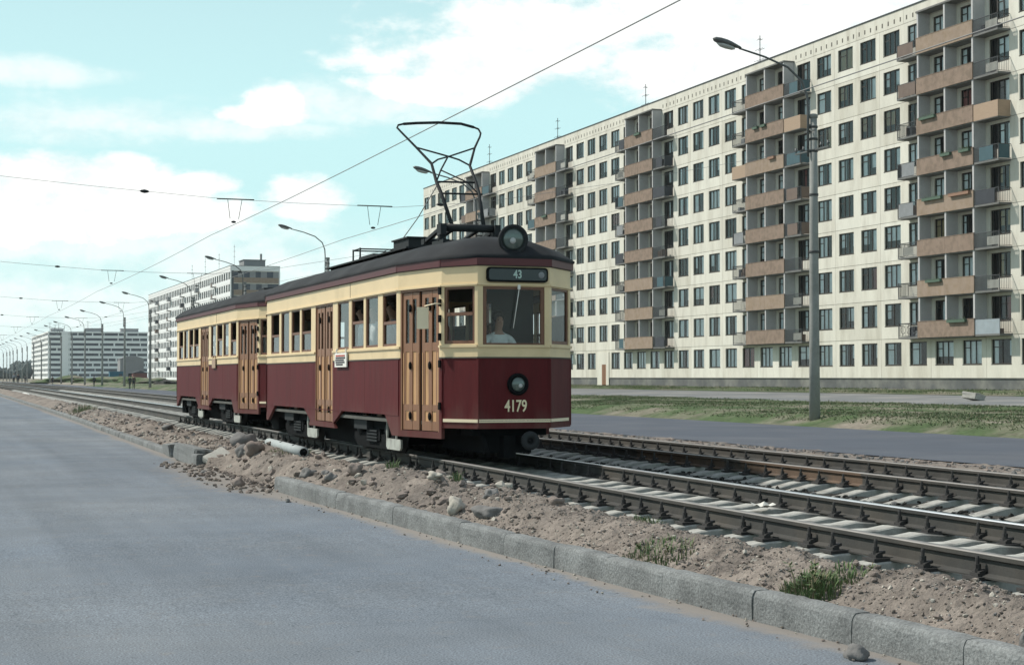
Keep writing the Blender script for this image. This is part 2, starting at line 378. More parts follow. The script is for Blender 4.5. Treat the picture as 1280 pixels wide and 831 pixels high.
# dusty sand washed along the foot of the kerb, ragged edge
d = MB()
ysd = yl((5.5,26,.12),(26,60,.3),(60,120,1.5))
def dustx(t, s):
    w = .22 + .17*fbm(s, 0, .35, 4) + .06*fbm(s, 3, 2.2, 3)
    if 20 < s < 30: w += .55*sst(20,22.5,s)*(1-sst(27.5,30,s))
    return kx(s) + .03 - (1-t)*max(.04, w)
fr = MB()
fr.grid([18.3, 20, 22, 24, 26.95], yl((-60,0,30),(0,200,4),(200,600,40)), lambda X, s: 0.0,
        fx=lambda x, s: x + (.16*fbm(s, 1, .3, 3) if x < 19 else (.14*fbm(s, 9, .3, 3) if x > 26 else 0)))
fr.build('far_road', M['asphalt_far'], kind='structure')
pa = MB()
pa.grid([41.2, 44, 48, 54], yl((-60,0,30),(0,240,5),(240,600,40)), lambda X, s: gz(X, s) + .02,
        fx=lambda x, s: x + .25*fbm(s, x, .12, 3))
pa.build('path', M['path'], kind='structure')

# earth bank between kerb and track
def bank_z(X, s):
    k = kx(s) + .16
    t = (X - k)/max(.3, (6.52 + cx(s) - k))
    base = .165 + e(s) - .06*sst(29, 34, s)
    amp = .17 + .06*fbm(s, 4, .25, 3) + .04*fbm(s*1.0, 8, .8, 3)
    if 15 < s < 21: amp += .06
    if 9.2 < s < 11.2: amp -= .05
    prof = sst(0, .38, t)*(1 - sst(.48, .88, t))
    z = base + amp*prof + .06*sst(.3, 1, t) - .02
    z += .035*fbm(X, s, 2.2, 5) * sst(0,.2,t) + .026*fbm(X, s, 6, 4)*sst(0,.12,t) + .030*max(0, fbm(X, s, 3.6, 3, 9.0)-.1)*sst(0,.2,t)
    if s >= 32: z += .06*max(0, fbm(X, s, 2.6, 4, 11.0))*sst(0,.15,t) + .03*fbm(X, s, 5, 3, 3.0)*sst(0,.15,t)
    if s < 32:
        z += .012*fbm(X, s, 16, 3, 2.0)*sst(0,.1,t) + .020*max(0, fbm(X, s, 9, 2, 7.0)-.05)*sst(0,.1,t)
    z += .05*max(0, fbm(X, s, 1.0, 4, 5.0)) * (1-sst(.7,1,t))
    if t > .6: z -= .10*sst(.6, 1.05, t)
    # earth spilling over the broken kerb
    if 22.6 < s < 28.6 and t < .25:
        kk = sst(22.6, 23.2, s)*(1-sst(28.0, 28.6, s)); zl = e(s) - .03
        z = z + (zl - z)*kk*(1 - sst(0, .30, t))
    return z
def bankx(t, s):
    lo = kx(s) + .13
    if 22.6 < s < 28.6: lo -= .38*sst(22.6, 24, s)*(1-sst(27.6, 28.6, s))
    return lo + t*(6.62 + cx(s) - lo)
b = MB()
b.grid([i/52 for i in range(53)], yl((5,16,.032),(16,30,.055),(30,70,.11),(70,160,1),(160,300,5)), bank_z, fx=bankx)
b.build('earth_bank', M['soil'], kind='structure')
# ballast bed under both tracks
tb = MB()
def bed_z(X, s):
    z = .150 + e(s) + .018*fbm(X, s, 4, 4) + .02*fbm(X, s, 1.0, 3, 2.0)
    return z
def bedx(x, s): return x + cx(s)
tb.grid([6.35 + .11*i for i in range(66)], yl((5,30,.12),(30,60,.3),(60,300,2)), bed_z, fx=bedx)
tb.build('track_bed', M['ballast'], kind='structure')
sv = MB()
def sv_z(X, s):
    t = (X - 13.4)/5.0
    return .19 + e(s)*(1-sst(13,18,X)) - .20*sst(.2, 1, t) + .03*fbm(X, s, .9, 4) + .02*fbm(X, s, 4, 3)
sv.grid([13.4 + .13*i for i in range(40)], yl((5,60,.2),(60,300,2)), sv_z, fx=lambda x, s: x + cx(s)*(1-sst(13.4,17,x)))
sv.build('soil_strip', M['soil'], kind='structure')
# grass verge beyond the far road, earth bank at its foot
gv = MB()
def gv_z(X, s):
    return float(np.interp(X, [26.8,27.1,28.3,30,41,41.6], [-.02,.02,.33,.37,.40,.36])) + .05*fbm(X, s, .5, 4)*sst(26.9,28,X) + .10*max(0, fbm(X, s, .16, 3, 3.0))*sst(28,31,X)*(1-sst(38,41,X))
gv.grid([26.8 + .3*i for i in range(50)], yl((20,110,.35),(110,300,2)), gv_z)
gv.build('grass_verge', M['grass'], kind='structure')
gy = MB()
gy.grid([53.6, 55, 57, 59, 61, 63, 64.9], yl((40,220,.7),(220,520,4)), lambda X, s: gz(X, s) + .04 + .10*max(0, fbm(X, s, .4, 3))*sst(53.6, 56, X))
gy.build('lawn', M['grass'], kind='structure')

# kerb: granite stones with open joints, a broken gap between 22.6 and 28.4 m
kb = MB()
s0 = 4.6
while s0 < 200:
    ln = 1.0 + random.uniform(-.12, .25) if s0 < 60 else 4.0
    s1 = s0 + ln
    gap = (22.9 < (s0+s1)/2 < 29.4)
    if not gap:
        a = Vector((kx(s0+.003), s0+.003, 0)); c = Vector((kx(s1-.003), s1-.003, 0))
        dx = random.uniform(-.004, .004); dz = random.uniform(-.005, .005); tl = random.uniform(-.004, .004)
        d = (c-a).normalized(); n = Vector((d.y, -d.x, 0))
        V = []
        NS_ = 14 if s0 < 40 else 3
        prof_ = ((0, -.2), (0, .05), (.0, .11), (.002, .158), (.010, .180), (.024, .196), (.07, .20), (.135, .198), (.150, .185), (.155, -.2))
        npf = len(prof_)
        for i in range(NS_+1):
            t = i/NS_; p = a.lerp(c, t); z = e(p.y) - .075*sst(29, 34, p.y)
            endw = max(0, 1 - min(t, 1-t)*ln/.03)
            for off, h in prof_:
                nn = fbm(p.y, h*9+off*7, 7.0, 3, dz*50); wear = .012*max(0, fbm(p.y, 2.0, 3.0, 3, 4.0)) if h > .15 and off < .05 else 0
                q = p + n*(off + dx + tl*(1-2*t) + .006*nn + wear + .003*endw*(1 if off < .07 else -1))
                V.append((q.x, q.y, z + h + ((dz + .006*nn - wear*.8 - .004*endw) if h > 0 else 0)))
        kb.add(V, [tuple(range(npf))[::-1], tuple(NS_*npf+i for i in range(npf))] + [(j*npf+i, j*npf+(i+1) % npf, (j+1)*npf+(i+1) % npf, (j+1)*npf+i) for j in range(NS_) for i in range(npf)])
    s0 = s1
kb.build('kerb', M['kerb'], kind='structure', fix=True)
# ---------------------------------------------------------------- rails, sleepers
def rail(X0, label, mats, s0=4.0, s1=330.0, rust=None):
    ss = yl((s0, 40, .5), (40, 120, 2), (120, s1, 6))
    prof = [(-.062,.0),(.062,.0),(.062,.012),(.012,.03),(.009,.115),(.034,.128),(.035,.157),(.028,.166),(-.028,.166),(-.035,.157),(-.034,.128),(-.009,.115),(-.012,.03),(-.062,.012)]
    n = len(prof); mb = MB((X0, s0, .245)); V = []; F = []; mi = []
    for s in ss:
        z = .245 + e(s)
        for px, pz in prof: V.append((X0 + cx(s) + px, s, z + pz))
    for j in range(len(ss)-1):
        for i in range(n):
            F.append((j*n+i, j*n+(i+1) % n, (j+1)*n+(i+1) % n, (j+1)*n+i)); mi.append(1 if i in (6, 7, 8) else 2 if rust and rust[0] < ss[j] < rust[1] else 0)
    mb.add(V, F); mb.m = mi
    mb.add([V[i] for i in range(n)], [tuple(range(n))])
    o = mb.build('rail', mats, fix=True)
    return tag(o, label, 'rail')
R1, R2, R3, R4 = 6.80, 8.37, 10.76, 12.35
rail(R1, 'rusty tram rail with a dull head, nearest to the kerb and the earth bank', [M['rail'], M['rail_dull']])
rail(R2, 'tram rail with the bright polished head, second from the kerb', [M['rail'], M['rail_top']])
rail(R3, 'tram rail with orange rust on its web, third from the kerb', [M['rail'], M['rail_dull'], M['rail_orange']], rust=(17.0, 24.2))
rail(R4, 'dark tram rail farthest from the kerb, beside the strip of soil at the far road', [M['rail'], M['rail_dull']])

def sleeper_mesh():
    mb = MB()
    # tapered concrete sleeper with chamfered top, rail seats slightly lower
    xs = [-1.36, -1.0, -.56, -.40, .40, .56, 1.0, 1.36]
    zt = [-.10, -.02, .012, -.012, -.012, .012, -.02, -.10]
    V = []; F = []
    for x, z in zip(xs, zt):
        w = .125
        V += [(x, -w, -.20), (x, -w+.02, z-.012), (x, -w+.035, z), (x, w-.035, z), (x, w-.02, z-.012), (x, w, -.20)]
    n = 6
    for i in range(len(xs)-1):
        for k in range(n-1):
            F.append((i*n+k, (i+1)*n+k, (i+1)*n+k+1, i*n+k+1))
    F.append((0,1,2,3,4,5)); F.append(tuple((len(xs)-1)*n+k for k in range(n))[::-1])
    mb.add(V, F); return mb
def fastening(x, mb=None):
    mb = mb or MB()
    mb.box(x-.17, x+.17, -.085, .085, -.008, .014)
    for sx in (-1, 1):
        mb.box(x+sx*.075, x+sx*.135, -.05, .05, .015, .038)
        mb.obox((x+sx*.085, 0, .047), (.035, 0, -.01*sx), (0, .045, 0), (0, 0, .010))
        mb.lathe([(.026,0),(.026,.03),(.014,.032),(.014,.10),(.010,.115)], (x+sx*.105, 0, .036), n=7, smooth=False)
        mb.lathe([(.024,0),(.024,.03)], (x+sx*.105, 0, .066), n=6, smooth=False)
    return mb
HG = (R2-R1)/2
sl_near = sleeper_mesh().build('sleeper', M['sleeper'])
for sx in (-1, 1): fastening(sx*HG).build('rail_fastening', M['clip'], sl_near)
def lay(track_x, label, group, s_from, s_to, first):
    s = s_from; used = first
    while s < s_to:
        if used: o = sl_near
        else:
            o = sl_near.copy(); COL.objects.link(o)
            if s < 48:
                for ch in list(sl_near.children):
                    k = ch.copy(); COL.objects.link(k); k.parent = o
        used = False
        o.location = (track_x + cx(s) + random.uniform(-.05, .05), s, .243 + e(s) - random.uniform(0, .012))
        o.rotation_euler = (0, random.uniform(-.006, .006), random.uniform(-.03, .03) - .01)
        tag(o, label, 'sleeper', group)
        s += .55 + random.uniform(-.07, .07)
lay((R1+R2)/2, 'pale concrete sleeper under the two rails of the tram track beside the earth bank', 'sleepers of the tram track by the kerb', 6.2, 72, True)
lay((R3+R4)/2, 'pale concrete sleeper under the two rails of the tram track beside the far road', 'sleepers of the tram track by the far road', 10.0, 72, False)
far = MB((8, 72, .2))
s = 72.2
base = sleeper_mesh()
while s < 150:
    for tx in ((R1+R2)/2, (R3+R4)/2):
        far.add([(x+tx+cx(s), y+s, z+.243+e(s)) for x, y, z in base.v], base.f)
    s += .56
far.build('sleepers', M['sleeper'], kind='stuff')

# ---------------------------------------------------------------- tram cars
TX, TY, TZ = 7.55, 21.08, .45
PLAN = dict(C=(7.03,21.08), B=(6.70,21.66), A=(6.45,22.96), Ar=(6.45,32.60), Br=(6.70,33.90), Cr=(7.03,34.48),
            Dr=(8.07,34.48), Er=(8.52,33.80), Gr=(8.78,32.60), G=(8.78,22.96), E=(8.66,21.80), D=(8.07,21.08))
ORDER = ['C','B','A','Ar','Br','Cr','Dr','Er','Gr','G','E','D']
class Facet:
    def __init__(s, p, q):
        s.p = Vector((*p, 0)); d = Vector((*q, 0)) - s.p; s.L = d.length; s.d = d.normalized(); s.n = Vector((-s.d.y, s.d.x, 0))
    def P(s, u, w, z): return s.p + s.d*u + s.n*w + Vector((0, 0, z))
    def box(s, mb, u0, u1, w0, w1, z0, z1, mi=0):
        c = s.P((u0+u1)/2, (w0+w1)/2, (z0+z1)/2)
        mb.obox(c, s.d*((u1-u0)/2), s.n*((w1-w0)/2), Vector((0,0,(z1-z0)/2)), mi)
    def wall(s, mb, z0, z1, holes=(), mi=0, th=.05):
        """wall with rectangular holes (u0,u1,za,zb); bands of full columns"""
        us = sorted({0, s.L, *[h[0] for h in holes], *[h[1] for h in holes]})
        for a, b in zip(us[:-1], us[1:]):
            hs = sorted([(h[2], h[3]) for h in holes if h[0] <= a+1e-6 and h[1] >= b-1e-6])
            z = z0
            for za, zb in hs:
                if za > z + 1e-4: s.box(mb, a, b, -th, 0, z, za, mi)
                z = max(z, zb)
            if z < z1 - 1e-4: s.box(mb, a, b, -th, 0, z, z1, mi)
Z_SK, Z_RED, Z_BELT, Z_WT, Z_CT, Z_TT = .90, 1.865, 2.03, 2.84, 3.11, 3.21

def window(f, root, O, u0, u1, z0, z1, style, frame='frame_wood', glass='glass', fw=.035):
    fr = MB(O)
    f.box(fr, u0, u0+fw, -.045, -.012, z0, z1); f.box(fr, u1-fw, u1, -.045, -.012, z0, z1)
    f.box(fr, u0+fw, u1-fw, -.045, -.012, z0, z0+fw); f.box(fr, u0+fw, u1-fw, -.045, -.012, z1-fw*.7, z1)
    zt = z0 + (z1-z0)*.52
    if style == 'split': f.box(fr, u0+fw, u1-fw, -.05, -.008, zt-.02, zt+.025)
    if style == 'low': zt = z0 + (z1-z0)*.44; f.box(fr, u0+fw, u1-fw, -.05, -.008, zt-.02, zt+.025)
    o = fr.build('window', M[frame], root)
    pn = MB(O)
    top = zt if style in ('split', 'low') else z1
    pn.quad([f.P(u0+fw,-.03,z0+fw), f.P(u0+fw,-.03,top-.01), f.P(u1-fw,-.03,top-.01), f.P(u1-fw,-.03,z0+fw)])
    pn.build('pane', M[glass], o)
    return o

def door(f, root, O, u0, u1, z0, z1):
    fr = MB(O)
    t = .035
    f.box(fr, u0, u0+t, -.07, -.004, z0, z1); f.box(fr, u1-t, u1, -.07, -.004, z0, z1); f.box(fr, u0+t, u1-t, -.07, -.004, z1-t, z1)
    f.box(fr, u0+t, u1-t, -.07, -.06, z0, z1-t, 1)      # dark behind the leaves
    fr.build('door_frame', [M['wood_dark'], M['dark']], root)
    mid = (u0+u1)/2
    for a, b in ((u0+t+.004, mid-.042), (mid+.042, u1-t-.004)):
        lf = MB(O); w = b-a; st = w*.17
        zb = z0 + .012; zm = Z_BELT + .03; zt = z1 - t - .01
        cxu = (a+b)/2
        f.box(lf, a, a+st, -.05, -.022, zb, zt, 1); f.box(lf, b-st, b, -.05, -.022, zb, zt, 1)
        f.box(lf, cxu-st*.55, cxu+st*.55, -.05, -.018, zb, zt, 1)
        for x0, x1 in ((a+st, cxu-st*.55), (cxu+st*.55, b-st)):
            f.box(lf, x0, x1, -.05, -.022, zt-.09, zt, 1); f.box(lf, x0, x1, -.05, -.022, zm-.10, zm+.02, 1)
            f.box(lf, x0, x1, -.05, -.030, zb+.36, zm-.10, 0)       # tan panels
            f.box(lf, x0, x1, -.05, -.022, zb+.27, zb+.36, 1)
            f.box(lf, x0, x1, -.05, -.030, zb+.13, zb+.27, 0)
            f.box(lf, x0, x1, -.05, -.022, zb, zb+.13, 1)
        for sx in (a+st*.35, b-st*.35):                              # tan edge beads
            f.box(lf, sx-.012, sx+.012, -.022, -.016, zb+.36, zm-.12, 0)
        o = lf.build('door_leaf', [M['wood'], M['wood_dark']], root)
        pn = MB(O)
        for x0, x1 in ((a+st, cxu-st*.55), (cxu+st*.55, b-st)): pn.quad([f.P(x0,-.037,zm+.02), f.P(x0,-.037,zt-.09), f.P(x1,-.037,zt-.09), f.P(x1,-.037,zm+.02)])
        pn.build('pane', M['glass'], o)
        for hz in (zb+.20, zm-.30, zt-.22):
            h = MB(O); c = f.P(cxu, -.016, hz)
            h.lathe([(.03,0),(.034,.01),(.03,.02),(.012,.024)], c, f.n, 14)
            for i, v in enumerate(h.v): h.v[i] = (v[0], v[1], hz + (v[2]-hz)*1.7)
            h.build('handle', M['dark'], o)

def make_tram(label, lead=True):
    O = (TX, TY, TZ)
    root = empty('tram_car', O, label, 'tram', 'tram cars of the coupled pair')
    F = {ORDER[i]+ORDER[(i+1) % 12]: Facet(PLAN[ORDER[i]], PLAN[ORDER[(i+1) % 12]]) for i in range(12)}
    body = MB(O)          # materials: 0 red 1 cream 2 trim red 3 dark joint
    uA = PLAN['A'][1]
    side = F['AAr']
    dr = (26.99-uA, 28.30-uA)
    fdoor = F['BA']; fd = (.07, fdoor.L-.07)
    rdoor = F['ArBr']; rd = (.07, rdoor.L-.07)
    wins = [(22.63,23.20,'low'),(24.09,24.82,'full'),(24.95,25.72,'split'),(25.90,26.66,'full'),
            (28.64,29.43,'low'),(29.57,30.30,'low'),(30.50,31.23,'full'),(31.41,32.20,'low')]
    wins = [(22.98+.0, 23.20+.0, 'low') if False else w for w in wins]
    W = [(max(.10, a-uA), b-uA, st) for a, b, st in wins]
    W[0] = (.10, .86, 'low')
    SW = {'AAr': W}
    glen = F['GrG'].L
    SW['GrG'] = [(.35 + i*.93, .35 + i*.93 + .78, 'split' if i % 3 else 'full') for i in range(10)]
    SW['CB'] = [(.055, F['CB'].L-.05, 'split')]
    SW['DC'] = [(.075, F['DC'].L-.075, 'full')]
    SW['ED'] = [(.09, F['ED'].L-.08, 'full')]
    SW['GE'] = [(.16, F['GE'].L-.10, 'split')]
    SW['BrCr'] = [(.055, F['BrCr'].L-.05, 'split')]
    SW['CrDr'] = [(.075, F['CrDr'].L-.075, 'full')]
    SW['DrEr'] = [(.08, F['DrEr'].L-.09, 'full')]
    SW['ErGr'] = [(.10, F['ErGr'].L-.16, 'split')]
    for k, f in F.items():
        h = []; zs = Z_SK
        if k == 'AAr': h = [(dr[0], dr[1], 1.045, Z_WT)]; zs = 1.045
        if k == 'GrG': zs = 1.045
        if k == 'BA': h = [(fd[0], fd[1], .84, Z_WT)]; zs = .75
        if k == 'ArBr': h = [(rd[0], rd[1], .84, Z_WT)]; zs = .75
        def ex(za, zb): return [q for q in h if q[3] > za and q[2] < zb]
        f.wall(body, zs, Z_RED, h, 0)
        f.wall(body, Z_RED, Z_BELT, h, 1)
        wz = 2.035 if k != 'DC' else 1.99
        hs = h + [(a, b, wz+.015, 2.825) for a, b, st in SW.get(k, [])]
        f.wall(body, Z_BELT, Z_WT, hs, 1)
        f.wall(body, Z_WT, Z_CT, [], 1)
        # mouldings: sill ledge, joint line, cornice (cut at the doors)
        segs = [(0, f.L)] if not h else [(0, h[0][0]-.01), (h[0][1]+.01, f.L)]
        for a, b in segs:
            f.box(body, a, b, .001, .022, Z_BELT-.028, Z_BELT+.006, 1)
            f.box(body, a, b, .0005, .010, Z_RED-.012, Z_RED+.006, 3)
        f.box(body, -.01, f.L+.01, .001, .026, Z_WT+.0, Z_WT+.022, 1)
        f.box(body, -.02, f.L+.02, -.03, .035, Z_CT, Z_TT, 2)
        f.box(body, 0, f.L, .0005, .006, Z_CT-.012, Z_CT, 3)
        # corner cover strips
        f.box(body, -.018, .018, -.02, .006, max(zs, .92), Z_RED-.02, 0)
        if k == 'DC':
            f.box(body, 0, f.L, .001, .012, 1.005, 1.012, 0)
    # skirt of the straight sides with trapezoid cut-outs over the bogies
    for X0, X1 in ((6.45, 6.50), (8.73, 8.78)):
        for lo, hi in (((22.96, 23.30), (22.96, 23.69)), ((26.84, 28.82), (26.37, 29.20)), ((32.48, 32.60), (31.81, 32.60))):
            poly = [(lo[0], .75), (lo[1], .75), (hi[1], 1.045), (hi[0], 1.045)]
            if X0 < 7 and lo[0] == 26.84:
                for pl in ([(26.84,.75),(28.82,.75),(28.70,.84),(26.96,.84)], [(26.96-.03,.84),(26.99,.84),(26.99,1.045),(26.37,1.045)], [(28.30,.84),(28.72,.84),(29.20,1.045),(28.30,1.045)]):
                    body.prism(pl, 'x', X0, X1, 0)
            else: body.prism(poly, 'x', X0, X1, 0)
            body.prism([(hi[0], 1.038), (hi[1], 1.038), (hi[1], 1.052), (hi[0], 1.052)], 'x', X0-.006 if X0 < 7 else X1, X0 if X0 < 7 else X1+.006, 0)
    for sy in (24.88, 26.86, 28.46, 30.40):
        side.box(body, sy-uA-.004, sy-uA+.004, .0003, .0015, 1.06, Z_RED-.02, 0)
    for px in ((24.92-.0, 3),):
        side.box(body, 25.80-uA, 25.815-uA, .0005, .004, Z_WT+.03, Z_CT-.01, 3)
    body.build('body', [M['red'], M['cream'], M['trim_red'], M['joint']], root, fix=True)
    # windows
    for k, L in SW.items():
        f = F[k]
        for a, b, st in L:
            if k == 'DC' or k == 'CrDr':
                window(f, root, O, a, b, 2.005 if k == 'DC' else 2.05, 2.825, st, 'frame_wood', 'cabglass', .055)
            elif k in ('CB', 'ED'):
                window(f, root, O, a, b, 2.05, 2.825, st, 'frame_wood', 'cabglass', .045)
            else: window(f, root, O, a, b, 2.05, 2.825, st)
    door(side, root, O, dr[0], dr[1], .84, Z_WT)
    door(fdoor, root, O, fd[0], fd[1], .84, Z_WT)
    door(rdoor, root, O, rd[0], rd[1], .84, Z_WT)
    for z in (2.15, 2.40, 2.62, 2.78, 1.78, 1.2):
        hg = MB(O); fdoor.box(hg, .0, .05, .004, .03, z-.05, z+.05); hg.build('hinge', M['dark'], root)
    # roof
    rf = MB(O); yc = (PLAN['C'][1]+PLAN['Cr'][1])/2; hl = 6.70
    rings = [(1.045, .035, 3.205), (1.05, .04, 3.235), (1.0, -.01, 3.275), (.88, -.14, 3.385), (.68, -.38, 3.485), (.42, -.75, 3.56), (.18, -1.3, 3.60)]
    V = []; n = 12
    for fx, dy, z in rings:
        for k in ORDER:
            x, y = PLAN[k]; fy = 1 + dy/hl
            V.append((TX + (x-TX)*fx, yc + (y-yc)*fy, z))
    Fc = []
    for i in range(len(rings)-1):
        for k in range(n): Fc.append((i*n+k, i*n+(k+1) % n, (i+1)*n+(k+1) % n, (i+1)*n+k))
    Fc.append(tuple((len(rings)-1)*n+k for k in range(n)))
    rf.add(V, Fc, 0, True)
    o = rf.build('roof', M['roof'], root, fix=True)
    rb = MB(O)
    for x in (7.02, 8.08):
        if lead:
            wk = MB(O); wk.box(x-.10, x+.10, 24.2, 29.6, 3.565, 3.59)
            for y in (24.6, 26.2, 27.8, 29.4): wk.box(x-.03, x+.03, y-.04, y+.04, 3.44, 3.5652)
            wk.build('roof_walkway', M['iron'], root)
    for i in range(9): rb.tube([(6.46+.02, 22.8+i*1.2, 3.26), (6.9, 22.8+i*1.2, 3.455), (7.3, 22.8+i*1.2, 3.57)], .012, 5)
    if lead: rb.build('roof_rib', M['iron'], root)
    gr = MB(O)
    gr.box(7.36, 7.74, 25.6, 26.5, 3.58, 3.84)
    gr.box(7.33, 7.77, 25.57, 26.53, 3.84, 3.865)
    if lead: gr.build('resistor_box', M['iron'], root)
    gq = MB(O)
    gq.box(7.2, 7.9, 27.2, 28.2, 3.58, 3.70)
    for y in (28.3, 28.8):
        gq.tube([(7.25,y,3.58),(7.25,y,3.88)], .016, 6); gq.tube([(7.85,y,3.58),(7.85,y,3.88)], .016, 6); gq.tube([(7.25,y,3.86),(7.85,y,3.86)], .014, 6)
    gq.tube([(7.25,28.3,3.86),(7.25,28.8,3.86)], .014, 6)
    gq.box(7.22, 7.88, 28.2, 29.7, 3.57, 3.64)
    if lead: gq.build('roof_gear', M['iron'], root)
    else:
        g2 = MB(O); g2.box(7.3, 7.8, 24.2, 24.9, 3.56, 3.66); g2.build('roof_gear', M['iron'], root)
    # under the floor
    uf = MB(O)
    uf.box(6.66, 8.45, 22.7, 32.9, .80, .93); uf.box(6.95, 8.15, 21.75, 22.7, .80, .93); uf.box(6.95, 8.15, 32.9, 33.8, .80, .93); uf.box(7.0, 8.1, 21.3, 21.75, .80, .90)
    uf.box(6.8, 8.3, 26.6, 29.0, .50, .80); uf.box(7.2, 7.9, 21.35, 23.2, .56, .80)
    uf.box(6.75, 8.35, 32.9, 33.6, .55, .80)
    uf.build('underframe', M['dark'], root)
    fl = MB(O)
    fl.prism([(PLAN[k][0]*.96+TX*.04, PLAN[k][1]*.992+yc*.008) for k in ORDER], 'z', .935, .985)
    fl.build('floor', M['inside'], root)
    ce = MB(O)
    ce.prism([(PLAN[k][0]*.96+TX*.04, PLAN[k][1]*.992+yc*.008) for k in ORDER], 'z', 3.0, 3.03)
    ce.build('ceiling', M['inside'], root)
    bh = MB(O)
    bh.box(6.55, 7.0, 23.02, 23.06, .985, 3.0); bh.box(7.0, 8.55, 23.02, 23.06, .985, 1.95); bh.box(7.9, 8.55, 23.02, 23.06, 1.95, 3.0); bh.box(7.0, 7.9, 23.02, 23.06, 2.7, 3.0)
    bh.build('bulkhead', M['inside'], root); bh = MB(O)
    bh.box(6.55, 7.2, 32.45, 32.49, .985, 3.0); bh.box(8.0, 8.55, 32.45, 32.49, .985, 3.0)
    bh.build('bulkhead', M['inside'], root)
    for i, y in enumerate((23.7, 24.6, 25.5, 28.9, 29.8, 30.7, 31.6)):
        for x0 in (6.62, 8.08):
            st = MB(O)
            st.box(x0, x0+.45, y, y+.42, 1.36, 1.43); st.obox((x0+.225, y+.44, 1.66), (.225,0,0), (0,.02,.012), (0,-.06,.24))
            st.box(x0+.05, x0+.09, y+.1, y+.34, .985, 1.36); st.box(x0+.36, x0+.40, y+.1, y+.34, .985, 1.36)
            st.build('seat', M['seat'], root)
    for yb in (25.02, 30.45):
        bg = MB(O)
        for x0, x1 in ((6.64, 6.74), (8.36, 8.46)):
            bg.prism([(yb-1.25,.62),(yb-1.0,.50),(yb+1.0,.50),(yb+1.25,.62),(yb+1.2,.72),(yb-1.2,.72)], 'x', x0, x1)
            bg.box(x0-.02, x1+.02, yb-.42, yb+.42, .62, .80)
        bg.box(6.74, 8.36, yb-.3, yb+.3, .55, .75)
        for k in range(4): bg.box(6.60, 6.645, yb-.30, yb+.30, .60+k*.05, .628+k*.05, 1)
        bg.box(6.56, 6.70, yb+.15, yb+.95, .78, .95, 1)
        bo = bg.build('bogie', [M['dark'], M['iron']], root)
        for dy in (-.85, .85):
            wh = MB(O)
            rr = .36
            for x0, sg in ((R1, 1), (R2, -1)):
                wh.lathe([(.05,-.07*sg),(.30,-.06*sg),(.31,-.075*sg),(rr,-.075*sg),(rr,.04*sg),(rr+.03,.05*sg),(rr+.03,.075*sg),(.1,.075*sg)], (x0-.01*sg, yb+dy, TZ+rr-.005), (1,0,0), 24)
            wh.tube([(R1, yb+dy, TZ+rr), (R2, yb+dy, TZ+rr)], .06, 8)
            for x0 in (6.60,):
                wh.lathe([(.11,0),(.11,.08),(.07,.10)], (x0+.10, yb+dy, TZ+rr-.02), (-1,0,0), 12)
            wh.build('wheelset', M['iron'], bo)
        for xg, sg in ((6.60, 1), (8.50, -1)):
            lg = MB(O)
            y0 = yb - 1.72
            lg.prism([(y0,.56),(y0+.06,.52),(y0+.74,.52),(y0+.80,.56),(y0+.80,.68),(y0,.68)], 'x', xg-.015, xg+.015)
            lg.box(xg-.012, xg+.012, y0+.76, y0+.80, .68, 1.02); lg.box(xg-.012, xg+.012, y0+.25, y0+.29, .68, 1.0)
            lg.build('life_guard', M['guard'], root)
    # coupling
    cp = MB(O)
    cp.bar((7.72, 21.6, .74), (7.72, 20.92, .74), .09, .10)
    cp.lathe([(.125,0),(.13,.02),(.125,.05),(.05,.052),(.045,.03)], (7.72, 20.93, .74), (0,-1,0), 20, 2)
    cp.lathe([(.035,0),(.034,.004)], (7.72, 20.876, .74), (0,-1,0), 12, 0)
    CPR = MB(O)
    CPR.bar((7.55, 34.1, .74), (7.55, 34.98, .74), .09, .10)
    CPR.lathe([(.12,0),(.125,.02),(.12,.05)], (7.55, 34.95, .74), (0,1,0), 20, 1); CPR.build('coupling', [M['dark'], M['steel']], root)
    cp.tube([(7.18, 21.4,.88),(7.17,21.2,.72),(7.2,21.2,.60),(7.26,21.3,.52)], .03, 8)
    cp.box(7.45, 7.62, 21.2, 21.5, .50, .80)
    cp.build('coupling', [M['dark'], M['steel'], M['iron']], root)
    # stripe along the front, lamp, sign, numbers
    stp = MB(O)
    for k, a, b in (('DC', 0, 1), ('CB', 0, .94), ('ED', .12, 1)):
        f = F[k]; f.box(stp, f.L*a - (.006 if a == 0 else 0), f.L*b + (.006 if b == 1 else 0), .001, .012, .985, 1.028)
    stp.build('white_stripe', M['stripe'], root); stp = MB(O)
    for k, a, b in (('CrDr', 0, 1), ('BrCr', .1, 1), ('DrEr', 0, .9)):
        f = F[k]; f.box(stp, f.L*a, f.L*b, .001, .012, .985, 1.028)
    stp.build('white_stripe', M['stripe'], root)
    hl_ = MB(O); c = (7.60, 21.08, 1.50)
    hl_.lathe([(.15,-.01),(.15,.035),(.135,.06),(.115,.055),(.105,.035)], c, (0,-1,0), 28)
    h0 = hl_.build('headlight', M['dark'], root)
    ln = MB(O); ln.lathe([(.106,.022),(.09,.045),(.06,.06),(.02,.068)], c, (0,-1,0), 28); ln.lathe([(.03,.062),(.028,.074),(.01,.08)], (c[0]+.02, c[1], c[2]-.02), (0,-1,0), 12, 1); ln.build('lens', [M['lens'], M['lamp_glass']], h0)  # small pale boss puts a bright highlight into the lens colour
    sg = MB(O); f = F['DC']
    # rounded destination box
    def rrect(x0, x1, z0, z1, r, nn=5):
        pts = []
        for cxx, cz, a0 in ((x1-r, z0+r, -90), (x1-r, z1-r, 0), (x0+r, z1-r, 90), (x0+r, z0+r, 180)):
            for i in range(nn+1):
                t = math.radians(a0 + 90*i/nn); pts.append((cxx + r*math.cos(t), cz + r*math.sin(t)))
        return pts
